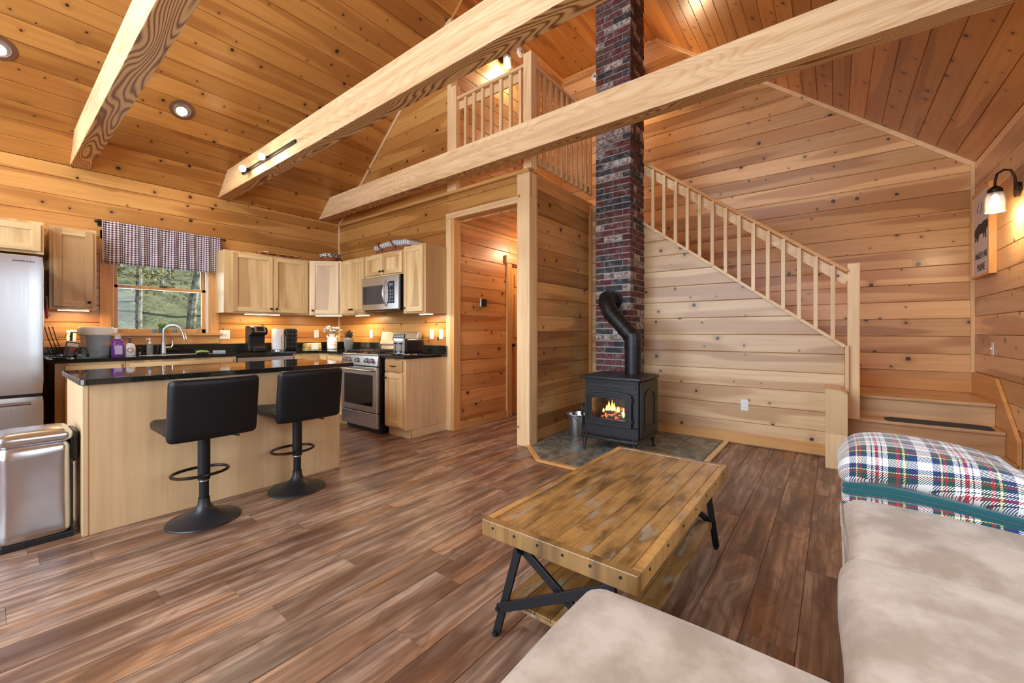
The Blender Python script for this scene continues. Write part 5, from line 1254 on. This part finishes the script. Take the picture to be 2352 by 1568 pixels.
# toaster
t = thing('toaster', 'four-slice black toaster with steel front and two levers', 'toaster', (2.93, 4.035, CZ2), RZ)
m = MB(); m.rbox(0, .20, .012, .30, .012, .185, .03, 7); m.build('body', M['black_plastic'], t)
m = MB(); m.rbox(0, .20, -.005, .014, .010, .187, .009, 5); m.build('front_plate', M['steel'], t)
for xx in (.05, .15):
    m = MB(); m.box(xx - .003, xx + .003, -.007, -.004, .05, .15); m.build('lever_slot', M['black_plastic'], t)
    m = MB(); m.rbox(xx - .016, xx + .016, -.028, -.006, .125, .14, .006, 3); m.build('lever', M['black_plastic'], t)
    m = MB(); m.tube([(xx, -.005, .035), (xx, -.018, .035)], .013, 16); m.build('dial', M['black_plastic'], t)
    m = MB(); m.box(xx - .035, xx - .01, .05, .26, .183, .1862); m.build('slot', M['gray_plastic'], t); m = MB(); m.box(xx + .01, xx + .035, .05, .26, .183, .1862); m.build('slot', M['gray_plastic'], t)
# ================================================================== ON TOP OF THE WALL CABINETS
wick = (lambda s: (s.bump(s.noise(s.obj(), 120., 2.), .9, .006), s.fin(s.mix(s.noise(s.obj(), 60., 2.), lin((112, 56, 34)), lin((168, 100, 60))), .6))[1])(NT('wicker'))
clothc = (lambda s: s.fin(s.mix(s.mth('GREATER_THAN', s.noise(s.obj(), 55., 2.), .5), lin((44, 54, 60)), lin((222, 220, 214))), .9))(NT('patterned_cloth'))
cloths = (lambda s: (lambda p: s.fin(s.mix(s.mth('GREATER_THAN', s.mth('FRACT', s.mth('MULTIPLY', p[1], 28.)), .6), lin((214, 214, 214)), lin((110, 124, 140))), .9))(s.sep(s.obj())))(NT('striped_cloth'))
t = thing('round_basket', 'round wicker basket with patterned cloth liner on the corner cabinet', 'basket', (3.07, 5.72, UT))
m = MB(); m.lathe([(0, 0), (.10, 0), (.125, .05), (.135, .095), (.128, .095), (.095, .008), (0, .006)], (0, 0, 0), 28); m.build('basket', wick, t)
m = MB(); m.lathe([(.140, .062), (.143, .085), (.138, .108), (.128, .112), (.118, .098)], (0, 0, 0), 40); m.build('cloth_liner', clothc, t)
m = MB(); m.tube([(.145, 0, .06), (.165, -.06, .01), (.10, -.135, .035), (.02, -.15, .05)], .006, 6); m.build('handle', wick, t)
t = thing('oval_basket', 'long wicker basket with striped cloth liner on top of the cabinets above the microwave', 'basket', (3.27, 4.40, UT))
m = MB(); m.rbox(-.12, .12, -.34, .34, 0, .10, .035, 8); m.build('basket', wick, t)
m = MB(); m.rbox(-.135, .135, -.355, .355, .065, .135, .03, 10, .01, wob=lambda p: Vector((p.x, p.y, p.z + .006 * math.sin(p.y * 40) + .012 * math.cos(p.y * 9)))); m.build('cloth_liner', cloths, t)
for dy in (-.12, .16):
    m = MB(); m.tube([(-.14, dy, .04), (-.15, dy + .05, .10), (-.13, dy + .12, .15), (.0, dy + .13, .155)], .011, 6); m.build('handle', wick, t)
t = thing('rustic_sled', 'small rustic wooden sled decoration on the wide wall cabinet', 'decoration', (2.42, 5.90, UT))
for dx in (-.05, .05):
    m = MB(); m.tube([(-.27, dx, .02), (-.24, dx, .008), (.22, dx, .008), (.27, dx, .03), (.285, dx, .055)], .007, 8); m.build('runner', wick, t)
for k in range(4): m = MB(); m.box(-.20 + k * .12, -.12 + k * .12, -.065, .065, .034, .044); m.build('slat', M['trimoY'], t, bevel=.002)
for k in range(3): m = MB(); m.box(-.15 + k * .13, -.14 + k * .13, -.055, .055, .010, .034); m.build('crosspiece', wick, t)
t = thing('white_dish', 'small white dish resting on the wooden sled decoration', 'dish', (2.30, 5.90, UT + .0445))
m = MB(); m.lathe([(0, 0), (.025, 0), (.042, .016), (.038, .016), (.022, .004), (0, .004)], (0, 0, 0), 20); m.build('dish', M['white_ceramic'], t)

# ================================================================== OUTSIDE THE KITCHEN WINDOW
def hz(x, y):
    return -.6 + max(0, y - 8.5) * .30 + .25 * math.sin(x * .7 + y * .3) * min(1, max(0, (y - 8) / 4)) + .12 * math.sin(x * 2.1 - y)
m = MB(); gx = [(-9 + i * .7) for i in range(48)]; gy = [6.6 + j * .7 for j in range(50)]
V_ = [[m.bm.verts.new((x, y, hz(x, y))) for y in gy] for x in gx]; m.sm = True
for i in range(47):
    for j in range(49): m._f([V_[i][j], V_[i + 1][j], V_[i + 1][j + 1], V_[i][j + 1]])
def leaf_litter():
    s = NT('forest_floor'); o = s.obj(); n = s.noise(o, 1.4, 5., .65); n2 = s.noise(o, 16., 4., .7)
    col = s.mix(s.rng(n, .38, .62), lin((92, 100, 76)), lin((150, 156, 118))); col = s.mix(s.rng(n2, .50, .66), col, lin((188, 182, 158)))
    return s.fin(col, .9)
tag(m.build('ground', leaf_litter()), 'sloping leaf-littered ground of the wood behind the house', 'ground', kind='structure')
bark = (lambda s: s.fin(s.mix(s.rng(s.noise(s.obj(), 9., 4.), .4, .65), lin((206, 204, 192)), lin((120, 116, 104))), .9))(NT('pale_bark'))
barkd = (lambda s: s.fin(s.mix(s.rng(s.noise(s.obj(), 9., 4.), .4, .65), lin((120, 112, 98)), lin((70, 66, 58))), .9))(NT('grey_bark'))
leafm = [plain('leaf_soft_green', lin((128, 146, 96)), .8), plain('leaf_yellow', lin((196, 180, 104)), .8)]
def tree(x, y, h, r, lean, mat, label, grp, leafy=0, seed=0):
    rnd = random.Random(seed); t = thing('tree', label, 'tree', (x, y, hz(x, y)), 0, grp)
    m = MB(); n = 9; pts = [(lean * h * (k / n) ** 1.4 + .03 * h * math.sin(k * 1.3 + seed) * k / n, .02 * h * math.sin(k + seed), h * k / n - .1) for k in range(n + 1)]
    m.tube(pts, [r * (1 - .75 * k / n) for k in range(n + 1)], 9); m.build('trunk', mat, t)
    m = MB()
    tips = []
    for k in range(16):
        q = rnd.randrange(2, n); b = Vector(pts[q]); a = rnd.random() * 6.28; l = rnd.uniform(.5, 1.6); e = b + Vector((math.cos(a) * l, math.sin(a) * l, l * rnd.uniform(-.2, .6))); mid = (b + e) / 2 + Vector((0, 0, rnd.uniform(-.1, .15)))
        m.tube([b, mid, e], [r * .22, r * .14, r * .05], 5); tips += [mid, e]
        for z_ in range(3): e2 = mid + Vector((rnd.uniform(-.5, .5), rnd.uniform(-.5, .5), rnd.uniform(-.2, .4))); m.tube([mid, e2], [r * .08, r * .03], 4); tips.append(e2)
    tag(m.build('branches', mat, t), kind='stuff')
    if leafy:
        m = MB()
        for k in range(leafy):
            c = rnd.choice(tips) + Vector([rnd.gauss(0, .22) for _ in range(3)]); a, b = Vector([rnd.gauss(0, 1) for _ in range(3)]).normalized() * .045, Vector([rnd.gauss(0, 1) for _ in range(3)]).normalized() * .035
            v = [m.bm.verts.new(p) for p in (c - a, c + b, c + a, c - b)]; m._f(v)
        tag(m.build('foliage', leafm[seed % 2], t), kind='stuff')
tree(3.05, 12.3, 7, .11, .10, bark, 'pale birch with leaning trunk seen through the right of the kitchen window', None, 900, 3)
tree(2.35, 13.5, 8, .07, -.01, bark, 'thin pale birch standing upright near the middle of the window view', None, 500, 5)
for i, (x, y) in enumerate(((1.6, 15.), (2.9, 16.5), (4.3, 15.5), (3.7, 18.), (5.1, 18.5), (2.0, 19.), (4.6, 21.), (6.3, 21.5), (3.2, 22.), (1.2, 12.6), (5.3, 24.), (2.6, 25.))):
    tree(x, y, 8 + i % 4, .06 + .02 * (i % 3), .02 * ((i % 3) - 1), barkd if i % 3 else bark, 'bare slender woodland tree on the slope behind the kitchen window', 'woodland trees behind the window', 2600, 20 + i)
